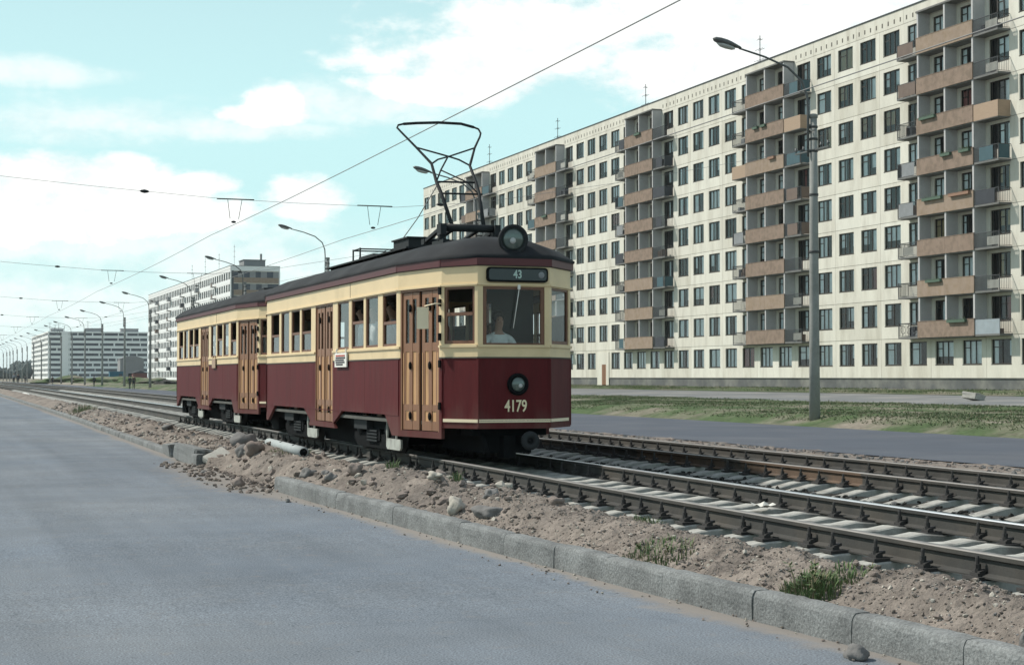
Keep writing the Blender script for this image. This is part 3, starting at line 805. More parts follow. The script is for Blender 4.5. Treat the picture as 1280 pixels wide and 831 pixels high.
    sg.prism(rrect(7.15, 8.03, 2.885, 3.085, .05), 'y', 21.05, 21.079, 0)
    sg.prism(rrect(7.15, 8.03, 2.885, 3.085, .05), 'y', 21.035, 21.079, 0)
    s_o = sg.build('route_sign', M['dark'], root, fix=True)
    gl = MB(O); gl.prism(rrect(7.175, 8.005, 2.91, 3.06, .035), 'y', 21.030, 21.034, 0)
    gl.build('sign_face', M['sign_glass'], s_o, fix=True)
    lm = MB(O); lm.lathe([(.045,0),(.04,.004)], (7.93, 21.0295, 2.985), (0,-1,0), 20); lm.build('route_disc', M['pan_grey'], s_o)
    def text(body_, size, sx, loc, mname, name, par):
        cu = bpy.data.curves.new(name, 'FONT'); cu.body = body_; cu.size = size; cu.align_x = 'CENTER'; cu.align_y = 'CENTER'; cu.extrude = .003; cu.offset = .003
        to = bpy.data.objects.new(name, cu); COL.objects.link(to)
        bpy.context.view_layer.update()
        me = bpy.data.meshes.new_from_object(to.evaluated_get(bpy.context.evaluated_depsgraph_get()))
        bpy.data.objects.remove(to)
        me.transform(Matrix.Translation(Vector(loc)-Vector(O)) @ Matrix.Rotation(PI/2, 4, 'X') @ Matrix.Diagonal((sx, 1, 1, 1)))
        me.materials.clear(); me.materials.append(M[mname])
        x = bpy.data.objects.new(name, me); COL.objects.link(x); x.parent = par
        return x
    text('43', .155, .80, (7.585, 21.0265, 2.985), 'sign_num', 'route_number', s_o)
    if lead: text('4179', .225, .72, (7.575, 21.074, 1.20), 'number', 'fleet_number', root)
    wp = MB(O)
    wp.tube([(7.615,21.055,2.83),(7.61,21.045,2.78),(7.53,21.05,2.26)], .006, 6); wp.box(7.595,7.63,21.04,21.07,2.79,2.85)
    wp.build('wiper', M['white'], root)
    return root, F

tram, F1 = make_tram('leading dark red and cream tram car number 4179 with the bow collector on its roof')
O1 = (TX, TY, TZ)
# roof headlight
HX, HY, HZ = 7.58, 21.24, 3.48
rh = MB(O1)
rh.lathe([(.05,-.16),(.13,-.12),(.185,-.03),(.205,.06),(.205,.11),(.175,.115),(.155,.09)], (HX, HY, HZ), (-.16,-1,-.06), 30)
rh.box(HX-.08, HX+.08, HY-.06, HY+.10, HZ-.30, HZ-.17); rh.box(HX-.26, HX+.30, HY-.10, HY+.10, HZ-.215, HZ-.17)
ro = rh.build('roof_headlight', M['iron'], tram)
rl = MB(O1); rl.lathe([(.160,.088),(.12,.104),(.07,.115),(.02,.118)], (HX, HY, HZ), (-.16,-1,-.06), 30)
rl.lathe([(.045,.108),(.04,.122),(.015,.13)], (HX-.01, HY, HZ-.02), (-.16,-1,-.06), 14, 1)  # pale spot stands in for the highlight on the roof lens
rl.build('lens', [M['lens'], M['lamp_glass']], ro)
# bow collector
bw = MB(O1)
Lf = [(7.31,23.11,3.83),(7.27,23.52,4.34),(7.24,23.67,4.53),(7.24,23.92,4.83),(7.06,24.14,5.10),(6.88,24.36,5.36),(6.835,24.42,5.43),(6.86,24.445,5.475),(6.95,24.46,5.50)]
Rt = [(7.80,23.11,3.83),(7.87,23.53,4.35),(7.875,23.70,4.55),(7.85,23.92,4.83),(8.01,24.17,5.14),(8.15,24.34,5.34),(8.185,24.40,5.41),(8.17,24.46,5.48),(8.10,24.485,5.51)]
bw.tube(Lf, [.03,.028,.026,.022,.018,.016,.016,.016,.016], 7)
bw.tube(Rt, [.03,.028,.026,.022,.018,.016,.016,.016,.016], 7)
bw.tube([(6.95,24.46,5.50),(7.17,24.50,5.53),(7.53,24.52,5.56),(7.90,24.52,5.56),(8.10,24.485,5.51)], .022, 8)
bw.tube([(7.06,24.14,5.10),(7.55,24.04,4.97),(7.70,23.99,4.92),(7.85,23.92,4.83)], .014, 6)
bw.tube([(8.01,24.17,5.14),(7.55,24.04,4.97),(7.36,23.99,4.91),(7.24,23.92,4.83)], .014, 6)
bw.tube([(7.53,24.03,4.96),(7.36,23.84,4.73),(7.24,23.67,4.53)], .014, 6)
bw.tube([(7.36,23.84,4.73),(7.74,23.69,4.54),(7.86,23.53,4.35)], .012, 6)
bw.tube([(7.22,23.67,4.53),(7.90,23.70,4.545)], .016, 6)
bw.tube([(7.25,23.52,4.34),(7.92,23.53,4.35)], .016, 6)
bw.tube([(7.31,23.11,3.83),(7.90,23.70,4.545)], .008, 5) if False else None
pb = bw.build('bow_collector', M['iron'], tram)
bs = MB(O1)
bs.tube([(7.16,23.08,3.79),(7.96,23.08,3.79)], .058, 10)
for x in (7.14, 7.98):
    bs.box(x-.05, x+.05, 22.85, 23.4, 3.50, 3.60)
    bs.lathe([(.05,0),(.07,.03),(.05,.06),(.07,.09),(.05,.12)], (x, 23.08, 3.58), n=10)
    bs.box(x-.045, x+.045, 22.98, 23.18, 3.68, 3.84)
    bs.bar((x, 23.0, 3.80), (x, 23.9, 3.64), .06, .05)
for x in (7.35, 7.75):
    bs.tube([(x,23.08,3.79),(x,24.0,3.68)], .03, 7)
bs.box(7.1, 8.02, 23.85, 24.0, 3.60, 3.68)
bs.build('collector_base', M['iron'], pb)
rp = MB(O1); rp.tube([(7.42,24.18,4.56),(7.40,25.2,4.13),(7.40,26.1,3.86),(7.40,26.62,3.75)], .009, 5); rp.build('rope', M['wire'], pb)
# mirror on an arm beside the front door
mr = MB(O1)
mr.tube([(6.69,21.62,2.60),(6.58,21.56,2.60),(6.50,21.78,2.575)], .010, 6)
mr.obox((6.475,21.80,2.41), (.075,-.03,0), (.008,.018,0), (0,0,.15))
mr.build('mirror', M['stripe'], tram)
# hanging route board on the side with lines of text
def side_board(root, O, y0, y1, z0, z1, pale=True):
    bd = MB(O); bd.box(6.41, 6.432, y0, y1, z0, z1)
    for y in (y0+.08, y1-.08): bd.box(6.415, 6.45, y-.012, y+.012, z1, z1+.07)
    o = bd.build('route_board', M['white'] if pale else M['pan_tan'], root)
    if pale:
        t = MB(O)
        for k, (a, b, m) in enumerate(((.12,.88,1),(.1,.9,0),(.08,.8,0),(.1,.86,0),(.15,.7,0))):
            z = z1 - .045 - k*(z1-z0-.05)/5
            u = y1 - (y1-y0)*a; end = y1 - (y1-y0)*b
            while u > end:
                w = .03 + random.random()*.06; t.box(6.405, 6.4085, max(end, u-w), u, z-.012, z+.012, m); u -= w + .015
        t.build('board_text', [M['black_text'], M['red_text']], o)
side_board(tram, O1, 25.90, 26.70, 1.76, 1.99)
# trailing car: same body, farther along the curve
tram2, F2 = make_tram('second dark red and cream tram car coupled behind the one with the bow collector', lead=False)
side_board(tram2, O1, 25.75, 26.25, 1.78, 2.0, False)
tram2.location = (TX+.22, TY+14.25, TZ+.035)
tram2.rotation_euler = (0, 0, -.004)
# ---------------------------------------------------------------- panel apartment buildings
def win_unit(fr, pn, cu, X, y0, y1, z0, z1, rng, door=None, cm=0, simple=False):
    """window in the plane x = X (facing -x); door = (ya, yb, zbot) joined balcony door"""
    t = .055
    def frame(a, b, c, d, mull=(), transom=None):
        fr.box(X, X+.07, a, a+t, c, d); fr.box(X, X+.07, b-t, b, c, d)
        fr.box(X, X+.07, a+t, b-t, c, c+t); fr.box(X, X+.07, a+t, b-t, d-t, d)
        for m_ in mull: fr.box(X+.004, X+.066, m_-t*.55, m_+t*.55, c+t, d-t)
        pn.quad([(X+.033,a+t,c+t),(X+.033,a+t,d-t),(X+.033,b-t,d-t),(X+.033,b-t,c+t)])
    w = y1-y0
    if w > 1.5: ml = [y0+w*.36, y0+w*.66] if rng.random() < .8 else [y0+w*.5]
    else: ml = [y0+w*.5]
    frame(y0, y1, z0, z1, ml)
    if not simple:
        zt = z1-(z1-z0)*.32
        fr.box(X+.004, X+.066, ml[-1]+t*.55, y1-t, zt-.025, zt+.025)
    fr.box(X-.10, X+.02, y0-.03, y1+.03, z0-.05, z0-.001)        # sill
    if door:
        a, b, zb = door
        frame(a, b, zb, z1)
        fr.box(X+.004, X+.066, a+t, b-t, zb+t, zb+.75)
    # curtains: wavy strips hanging behind the glass, drawn apart
    yy0, yy1, zz0, zz1 = y0+.07, y1-.07, z0+.04, z1-.10
    rr = rng.random()
    spans = []
    if rr < .46: spans = [(yy0, yy0+w*rng.uniform(.15,.42)), (yy1-w*rng.uniform(.15,.42), yy1)]
    elif rr < .72: spans = [(yy0, yy1)]
    elif rr < .93: spans = [(yy0, yy0+w*rng.uniform(.3,.6))] if rng.random() < .5 else [(yy1-w*rng.uniform(.3,.6), yy1)]
    for a, b in spans:
        n = max(2, int((b-a)/.09)); V = []
        zl = zz0 if rng.random() < .75 else zz0 + (zz1-zz0)*.35
        for i in range(n+1):
            y = a+(b-a)*i/n; x = X+.115+.03*math.sin(i*1.9)
            V += [(x, y, zl), (x, y, zz1)]
        cu.add(V, [(2*i, 2*i+1, 2*i+3, 2*i+2) for i in range(n)], cm, True)

def tv_antenna(x, y, z, h, label):
    mb = MB((x, y, z))
    mb.tube([(x,y,z),(x,y,z+h)], .035, 6)
    for k, (dz, L) in enumerate(((h*.92, .8), (h*.72, 1.4), (h*.5, 1.9))):
        if k == 1 and h < 4: continue
        mb.tube([(x-.25,y-L/2*.5,z+dz),(x+.25,y+L/2*.5,z+dz)], .022, 5)
        mb.tube([(x-.1,y-L/2,z+dz),(x-.1,y+L/2,z+dz)], .02, 5)
        mb.tube([(x+.15,y-L*.4,z+dz),(x+.15,y+L*.4,z+dz)], .02, 5)
    tag(mb.build('tv_antenna', M['iron']), label, 'antenna', 'television antennas on the roofs')

PITCH, FH = 3.125, 2.775
ORD = ['ground', 'second', 'third', 'fourth', 'fifth', 'sixth', 'seventh', 'eighth', 'top']
def panel_block(name, label, X, Yref, k0, k1, b0, Dp, near, groups_mod=8, entr=None, gable_tan=False, seed=3, overrides=None, n_ind=0, zg=.55, shift=0):
    rng = random.Random(seed)
    Y0 = Yref + PITCH*(k0-.5); Y1 = Yref + PITCH*(k1+.5)
    O = (X, Y0, zg)
    root = empty(name, O, label, 'apartment building', 'panel apartment blocks')
    wall = MB(O); fr = MB(O); pn = MB(O); cu = MB(O)
    def openings(k, f):
        c = Yref + PITCH*k; zj = b0 + FH*f; r = (k-shift) % groups_mod
        ing = 0 <= (k-shift) < 5*groups_mod-1 or near is False
        if not near or f == 0 or r not in (0,1,2,3) or not ing: return [(c-1.05, c+1.05, zj+.91, zj+2.51, None)]
        if r == 0: return [(c-1.05, c+.25, zj+.91, zj+2.51, (c+.25, c+1.05, zj+.14))]
        if r == 3: return [(c-.25, c+1.05, zj+.91, zj+2.51, (c-1.05, c-.25, zj+.14))]
        return [(c-.25, c+1.08, zj+.91, zj+2.51, (c-1.05, c-.25, zj+.14))]
    G = .014
    ind = 0
    for f in range(9):
        zj = b0 + FH*f
        z0, z1 = zj+G, zj+FH-G
        for k in range(k0, k1+1):
            c = Yref + PITCH*k
            ya = c-PITCH/2 + (G if (k % 2) == 1 else 0); yb = c+PITCH/2 - (G if (k % 2) == 0 else 0)
            ents = entr and f == 0 and k in entr
            ops = openings(k, f)
            if ents: ops = []
            # wall cells
            ys = sorted({ya, yb, *[o[0] for o in ops], *[o[1] for o in ops], *[d for o in ops if o[4] for d in o[4][:2]]})
            for a, b in zip(ys[:-1], ys[1:]):
                if b-a < 1e-4: continue
                m_ = (a+b)/2; hole = None
                for o in ops:
                    if o[0] < m_ < o[1]: hole = (o[2], o[3])
                    if o[4] and o[4][0] < m_ < o[4][1]: hole = (o[4][2], o[3])
                if ents and abs(m_-c) < .6: hole = None
                pm = (0, 0, 2, 0, 3, 2, 0, 0, 3)[((k+1)//2*7 + f*5 + ((k+1)//2)*f) % 9] if near else 0
                if hole is None: wall.box(X, X+.25, a, b, z0, z1, pm)
                else: wall.box(X, X+.25, a, b, z0, hole[0], pm); wall.box(X, X+.25, a, b, hole[1], z1, pm)
            if ents: continue
            for o in ops:
                cm = 0
                q = rng.random()
                if q < .05: cm = 1
                elif q < .13: cm = 2
                if near and 0 <= k and ind < n_ind:
                    ind += 0
                if near and 0 <= k <= 10:
                    a_, b_, c_ = MB(O), MB(O), MB(O)
                    win_unit(a_, b_, c_, X+.09, o[0], o[1], o[2], o[3], rng, o[4], cm)
                    w_ = a_.build('window', M['win_frame'], root)
                    b_.build('pane', M['win_glass'], w_)
                    if c_.v: c_.build('curtain', [M['curtain'], M['curtain_red'], M['curtain_tan']], w_)
                else:
                    win_unit(fr, pn, cu, X+.09, o[0], o[1], o[2], o[3], rng, o[4], cm, True)
    # merged far windows: frames, panes and curtains in one part
    n0 = len(fr.v)
    for src, off in ((pn, 1), (cu, 2)):
        fr.add(src.v, [], 0)
        fr.f += [tuple(i+n0 for i in q) for q in src.f]; fr.m += [off+m_ for m_ in src.m]; fr.sm += src.sm; n0 = len(fr.v)
    fr.build('windows', [M['win_frame'], M['win_glass'], M['curtain'], M['curtain_red'], M['curtain_tan']], root, kind='stuff')
    zt = b0 + FH*9
    for k in range(k0, k1+1, 2):
        a = Yref + PITCH*(k-.5) + G; b = min(Y1, Yref + PITCH*(k+1.5)) - G
        wall.box(X, X+.25, a, b, zt+G, zt+1.09)
    # end walls of panels with joints
    for f in range(10):
        z0 = b0 + FH*f + G; z1 = min(b0+FH*(f+1), zt+1.1) - G
        for i in range(2):
            xa = X+.26+i*(Dp-.5)/2; xb = X+.24+(i+1)*(Dp-.5)/2
            for Yc, sgn in ((Y0, 1), (Y1, -1)):
                if gable_tan and sgn == 1 and f < 9: continue
                wall.box(xa, xb, Yc, Yc+.25*sgn, z0, z1)
        wall.box(X+Dp-.25, X+Dp, Y0, Y1, z0, z1)
    bk = MB(O)
    bk.box(X+.10, X+.13, Y0+.1, Y1-.1, zt-.05, zt+1.0)
    for k in range(k0, k1+1):                                   # backing behind open joints
        if k % 2: continue
        y = Yref + PITCH*(k+.5); bk.box(X+.05, X+.2, y-.03, y+.03, b0, zt+1.0)
    for f in range(1, 10):
        z = b0 + FH*f; bk.box(X+.045, X+.195, Y0+.02, Y1-.02, z-.028, z+.028)
    for f in range(1, 10):
        z = b0 + FH*f
        for Yc, sgn in ((Y0, 1), (Y1, -1)): bk.box(X+.3, X+Dp-.3, Yc+.06*sgn, Yc+.2*sgn, z-.03, z+.03)
    bk.build('joint_seal', M['joint'], root)
    rm = MB(O); rm.box(X+.75, X+.80, Y0+.3, Y1-.3, b0-.2, zt)  # dark backing close behind the panes, its colour standing in for room shade
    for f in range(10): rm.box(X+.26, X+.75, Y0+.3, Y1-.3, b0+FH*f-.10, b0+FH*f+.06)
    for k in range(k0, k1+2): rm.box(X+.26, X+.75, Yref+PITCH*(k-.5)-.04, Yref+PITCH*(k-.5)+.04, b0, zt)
    rm.build('dark_backing', M['room'], root)
    rf = MB(O)
    rf.box(X-.06, X+Dp+.06, Y0-.06, Y1+.06, zt+1.10, zt+1.17)
    rf.build('roof', M['roof_felt'], root)
    pl = MB(O)
    pl.box(X+.05, X+Dp-.05, Y0+.05, Y1-.05, zg-.4, b0-.03)
    pl.box(X-.012, X+.2, Y0, Y1, b0-.045, b0-.004)
    pl.build('plinth', M['plinth'], root)
    for k in range(k0, k1+1):
        r = (k-shift) % groups_mod
        if r in (1, 2) and near: continue
        for i in range(4):
            y = Yref + PITCH*(k-.5) + .39 + i*.78; wall.box(X-.006, X-.0005, y-.075, y+.075, zt+.24, zt+.56, 1)
    wall.build('wall', [M['facade'] if near else M['white_wall'], M['joint'], M['facade_b'], M['facade_c']], root)
    # loggia stacks
    for j in range(5 if near else 7):
        kb_ = shift + groups_mod*j
        if kb_+3 > k1: break
        yA = Yref + PITCH*(kb_+.5); yB = Yref + PITCH*(kb_+1.5); yC = Yref + PITCH*(kb_+2.5)
        fin = MB(O)
        for y in (yA, yB, yC): fin.box(X-.93, X-.002, y-.09, y+.09, b0+FH-.02, zt+.05)
        if near:
            fin.build('loggia_fin', M['facade_grey'], root)
            cp = MB(O); cp.box(X-1.0, X-.001, yA-.14, yC+.14, zt+.052, zt+.17); cp.build('loggia_roof', M['slab'], root)
        for f in range(1, 9):
            zj = b0 + FH*f
            lg = MB(O)
            lg.box(X-.93, X-.002, yA+.092, yB-.092, zj-.10, zj+.06); lg.box(X-.93, X-.002, yB+.092, yC-.092, zj-.10, zj+.06)
            lo = lg.build('loggia', M['slab'], root) if near else None
            pp = MB(O)
            hh = 1.06
            pp.box(X-1.01, X-.935, yA-.10, yB-.006, zj-.03, zj+hh); pp.box(X-1.01, X-.935, yB+.006, yC+.10, zj-.03, zj+hh)
            pp.box(X-1.03, X-.91, yA-.11, yC+.11, zj+hh+.001, zj+hh+.035)
            if near: pp.build('parapet', M['parapet'] if rng.random() < .65 else M['parapet2'], lo)
            for side in ((0, 3) if near else (0,)):
                typ = (overrides or {}).get((j, side, f)) or rng.choice(['dark','grey','brown','open'] if not near else ['open','open','open','grey','dark','white','teal','brown','open'])
                a, b = (yA-2.72, yA-.094) if side == 0 else (yC+.094, yC+2.55)
                bl = MB(O); bl.box(X-.95, X-.002, a, b, zj-.07, zj+.06)
                bo = bl.build('balcony', M['slab'], root)
                ra = MB(O); zt_ = zj+1.0
                ends = (a,) if side == 0 else (b,)
                ra.bar((X-.92,a,zt_),(X-.92,b,zt_),.05,.04); ra.bar((X-.92,a,zj+.12),(X-.92,b,zj+.12),.03,.03)
                for y in ends:
                    yy = y + (.02 if side == 0 else -.02)
                    ra.bar((X-.92,yy,zt_),(X-.01,yy,zt_),.04,.04); ra.bar((X-.92,yy,zj+.12),(X-.01,yy,zj+.12),.03,.03)
                    ra.box(X-.945,X-.9,yy-.025,yy+.025,zj+.06,zt_+.05)
                    n = 7
                    if near:
                        for i in range(1, n): ra.box(X-.92+i*.13-.009, X-.92+i*.13+.009, yy-.009, yy+.009, zj+.12, zt_)
                st = .125 if (near and j < 3) else .25
                if typ == 'ornate':
                    for q in range(3):
                        cy = a+.45+q*.72
                        ra.tube([(X-.92, cy+.27*math.cos(t*PI/8), zj+.55+.27*math.sin(t*PI/8)) for t in range(17)], .018, 5, caps=False)
                    ra.tube([(X-.92, a+.81+.12*math.cos(t*PI/5), zj+.55+.12*math.sin(t*PI/5)) for t in range(11)], .014, 5, caps=False)
                    y = a + .2
                    while y < b: ra.box(X-.93, X-.91, y-.008, y+.008, zj+.12, zt_); y += .36
                elif typ not in ('tan','metal'):
                    y = a + .06
                    while y < b: ra.box(X-.93, X-.91, y-.009, y+.009, zj+.12, zt_); y += st
                ra.build('railing', M['rail_metal'], bo)
                mats = dict(teal='pan_teal', tan='pan_tan', grey='pan_grey', dark='pan_dark', brown='pan_brown', white='pan_white', metal='pan_metal').get(typ)
                if mats:
                    cv = MB(O); m2 = M[mats]
                    if typ in ('white',):
                        p0 = a+.25*(b-a) if side == 3 else a+.05
                        cv.box(X-.90, X-.885, p0, p0+(b-a)*.5, zj+.18, zj+.72)
                    elif typ == 'metal':
                        n = 42; V = []
                        for i in range(n+1):
                            y = a+(b-a)*i/n; V += [(X-.955+.018*(i % 2), y, zj+.04), (X-.955+.018*(i % 2), y, zj+1.0)]
                        cv.add(V, [(2*i,2*i+1,2*i+3,2*i+2) for i in range(n)])
                    elif typ == 'tan':
                        cv.box(X-.965, X-.945, a, b, zj-.02, zj+1.03)
                        for y in ends: cv.box(X-.94, X-.02, y-.012, y+.012, zj-.02, zj+1.03)
                    else:
                        fa = rng.uniform(0, .25); fb = rng.uniform(.6, 1.0)
                        cv.box(X-.955, X-.94, a+(b-a)*fa, a+(b-a)*fb, zj+.08, zj+.97)
                        for y in ends:
                            if rng.random() < .6: cv.box(X-.90, X-.10, y-.012, y+.012, zj+.08, zj+.97)
                    cv.build('cover_panel', m2, bo)
                if near and rng.random() < .55:                      # household things kept on the balcony
                    hs = MB(O)
                    for q in range(rng.randint(1, 3)):
                        y = rng.uniform(a+.2, b-.7); w = rng.uniform(.2, .6); h = rng.uniform(.25, .75)
                        hs.box(X-.78, X-.35, y, y+w, zj+.061, zj+.06+h, rng.choice([0,1,2]))
                    hs.build('storage_boxes', [M['pan_dark'], M['pan_brown'], M['pan_grey']], bo)
    if gable_tan:
        for f in range(9):
            zj = b0 + FH*f
            tb_ = MB(O); tb_.box(X+.26, X+Dp-.26, Y0-.004, Y0+.10, zj+.0, zj+1.25); tb_.build('gable_band', M['parapet2'], root)
            wb = MB(O); wb.box(X+.26, X+Dp-.26, Y0+.12, Y0+.16, zj+1.25, zj+FH)
            x = X+.3
            q = 0
            while x < X+Dp-1.2:
                w = rng.uniform(.8, 1.6)
                if q % 2: wb.box(x, x+w, Y0+.06, Y0+.119, zj+1.251, zj+FH-.06, 1)
                x += w + .1; q += 1
            wb.box(X+.26, X+Dp-.26, Y0-.002, Y0+.119, zj+FH-.14, zj+FH-.001, 2)
            wb.build('gable_window_band', [M['band_dark'], M['grey_wall'], M['facade']], root)
    return root, zt

OV = {(0,0,8):'white',(0,0,7):'white',(0,0,6):'tan',(0,0,5):'teal',(0,0,4):'dark',(0,0,3):'white',(0,0,2):'white',(0,0,1):'metal',
      (0,3,8):'brown',(0,3,7):'brown',(0,3,6):'open',(0,3,5):'grey',(0,3,4):'grey',(0,3,3):'white',(0,3,2):'open',(0,3,1):'ornate',
      (1,0,8):'teal',(1,0,7):'tan',(1,0,6):'teal',(1,0,5):'brown',(1,0,4):'brown',(1,0,3):'open',(1,0,2):'white',(1,0,1):'white',
      (1,3,8):'open',(1,3,7):'open',(1,3,6):'tan',(1,3,5):'open',(1,3,4):'grey',(1,3,3):'open',(1,3,2):'open',(1,3,1):'open',
      (2,0,8):'open',(2,0,7):'dark',(2,0,6):'dark',(2,0,5):'dark',(2,0,4):'open',(2,0,3):'teal',(2,0,2):'white',(2,0,1):'dark'}
bldg, ZTOP = panel_block('apartment_building', 'long cream panel block with tan loggias, beyond the far road at the right',
                   65.0, 88.94, -6, 41, 1.52, 11.5, True, entr={21}, overrides=OV, zg=.72)
O = (65.0, 88.94-PITCH*6.5, .72)
en = MB(O); yc = 88.94 + PITCH*21
en.box(64.94, 64.998, yc-1.5, yc-.80, .6, 4.1); en.box(64.94, 64.998, yc+.28, yc+1.5, .6, 4.1); en.box(64.94, 64.998, yc-.80, yc+.28, 2.86, 4.1)
en.build('entrance_panel', M['facade'], bldg)
ed = MB(O); ed.box(64.95, 64.995, yc-.80, yc+.28, .8, 2.86, 0); ed.box(64.935, 64.95, yc-.30, yc-.26, .8, 2.86, 1)
ed.build('door', [M['wood_dark'], M['dark']], bldg)
panel_block('apartment_building', 'farther pale panel block with a tan banded end wall, above the second tram car',
            65.0, 372.6, 0, 45, .60, 11.3, False, gable_tan=True, seed=11, zg=.5, shift=6)

def flower_box(Y, f, mname, label, w=.9):
    zj = 1.52 + FH*f
    mb = MB((63.94, Y, zj+.8))
    mb.box(63.80, 63.985, Y-w/2, Y+w/2, zj+.88, zj+1.06)
    mb.box(63.80-.01, 63.985, Y-w/2-.01, Y+w/2+.01, zj+1.06, zj+1.085)
    o = mb.build('flower_box', M[mname])
    tag(o, label, 'flower box', 'flower boxes hung on the loggia parapets')
    lf = MB((63.94, Y, zj+.8)); rg = random.Random(int(Y*10)+f)
    for i in range(40):
        y = Y + rg.uniform(-w/2, w/2); x = rg.uniform(63.82, 63.97); h = rg.uniform(.06, .26)
        d = Vector((rg.uniform(-.08,.08), rg.uniform(-.1,.1), h)); p = Vector((x, y, zj+1.08))
        sx = Vector((.02, .035, 0)); lf.quad([p-sx*.4, p+d*.5-sx, p+d, p+d*.5+sx])
    lf.build('foliage', M['leaf'], o)
NS = 'stack at the right edge'
flower_box(94.9, 4, 'green', 'green flower box on the fifth floor parapet of the loggia '+NS, 2.2)
flower_box(91.8, 4, 'orange', 'orange flower box on the fifth floor parapet of the loggia '+NS, 2.2)
flower_box(93.3, 5, 'green', 'green flower box over the middle fin, sixth floor, loggia '+NS, 1.1)
flower_box(91.2, 5, 'green', 'green flower box at the right end, sixth floor, loggia '+NS, 1.1)
flower_box(95.4, 6, 'green', 'green flower box at the left end, seventh floor, loggia '+NS, 1.8)
flower_box(92.2, 1, 'green', 'green flower box on the lowest parapet of the loggia '+NS, 2.0)
flower_box(94.8, 2, 'green', 'green flower box on the third floor parapet of the loggia '+NS, 1.7)
flower_box(118.6, 7, 'green', 'right green flower box, eighth floor parapet, loggia stack behind the near lamp post', .8)
flower_box(117.2, 6, 'orange', 'orange flower box on the seventh floor parapet, loggia stack behind the near lamp post', 1.0)
flower_box(119.9, 7, 'green', 'left green flower box, eighth floor parapet, loggia stack behind the near lamp post', .8)
flower_box(143.6, 8, 'green', 'green flower box on the top loggia parapet of the middle loggia stack', 1.3)
flower_box(168.6, 6, 'green', 'green flower box on a loggia parapet just above the roof headlight of the tram', 1.4)
tv_antenna(70, 180.2, ZTOP+1.1, 4.4, 'tall antenna on the cream block roof, first right of the bow collector')
tv_antenna(70, 155.1, ZTOP+1.1, 4.2, 'slim television antenna on the cream block roof, above its middle loggia stack')
tv_antenna(70, 205.0, ZTOP+1.1, 4.6, 'television antenna on the far end of the cream block roof, behind the bow collector')
tv_antenna(70, 130.4, ZTOP+1.1, 4.4, 'thin antenna on the cream block roof, beside the near lamp head')
for i, (y, h, t) in enumerate(((383, 5.5, 'nearest the tan banded end wall'), (404, 5.0, 'second from the tan banded end wall'), (425, 6.0, 'third from the tan banded end wall'), (447, 5.0, 'fourth from the tan banded end wall'))):
    tv_antenna(68, y, .75+FH*9+1.1, h, 'antenna on the roof of the farther panel block, '+t)
hb = MB((70, 375, 26)); hb.box(68.6, 73.5, 374, 380, .75+FH*9+1.17, .75+FH*9+2.5); hb.box(68.4, 73.7, 373.8, 380.2, .75+FH*9+2.5, .75+FH*9+2.62); hb.box(72.4, 72.8, 374.2, 374.8, .75+FH*9+2.62, .75+FH*9+4.0)
tag(hb.build('lift_house', M['grey_wall']), 'small grey lift house on the farther panel block, above its tan end wall', 'roof hut')

# white slab block far down the street
O = (58.3, 850, .3)
wb = empty('apartment_building', O, 'white block with long dark window bands far down the street, left of the tram', 'apartment building', 'panel apartment blocks')
w1 = MB(O); w2 = MB(O); hw = 24.0; rg = random.Random(5)
w2.box(58.6, 107, 850.5, 862, .2, hw-.3); w2.box(58.7, 70, 862, 985, .2, hw-.3)
fh = (hw-1.0)/9
for f in range(9):
    zb = .6 + fh*f
    for (x0, x1) in ((58.3, 64.8), (68.3, 107.2)):
        w1.box(x0, x1, 850, 850.5, zb, zb+fh*.50)
        x = x0+.2
        while x < x1-.5:
            w = rg.uniform(.25, .8); w1.box(x, x+w, 850.2, 850.49, zb+fh*.5, zb+fh); x += w + rg.choice([3.4, 5.2, 6.6, 9.0])
        for i in range(int((x1-x0)/6.2)+1): w1.box(x0+i*6.2, x0+i*6.2+.25, 849.9, 850.0, zb, zb+fh*.5)
    w1.box(58.3, 58.6, 850.5, 985, zb, zb+fh*.50)
    y = 852
    while y < 984: w1.box(58.45, 58.6, y, y+.8, zb+fh*.5, zb+fh); y += rg.choice([3.0, 4.5, 6.0])
w1.box(58.3, 107.2, 850, 862, hw-.4, hw+.3); w1.box(58.3, 70, 862, 985, hw-.4, hw+.3)
w1.box(64.8, 68.3, 849.6, 850.4, .2, hw+.2)
w1.build('wall', M['white_wall'], wb); w2.build('window_band', M['band_dark'], wb)
for x0, x1, h in ((60, 66, 1.2), (76.8, 85.4, 1.6), (94.1, 102.8, 1.6)):
    q = MB(O); q.box(x0, x1, 853, 858, hw+.3, hw+.3+h); q.box(x0-.2, x1+.2, 852.8, 858.2, hw+.3+h, hw+.5+h); q.build('roof_hut', M['grey_wall'], wb)
for x, h in ((59.5,4.5),(62,3.5),(63.8,4.0),(78,5.5),(66.5,3.0)):
    q = MB(O); q.tube([(x,855,hw+.3),(x,855,hw+.3+h)], .09, 5); q.tube([(x-1,855,hw+.3+h*.9),(x+1,855,hw+.3+h*.9)], .06, 5); q.build('antenna', M['iron'], wb)
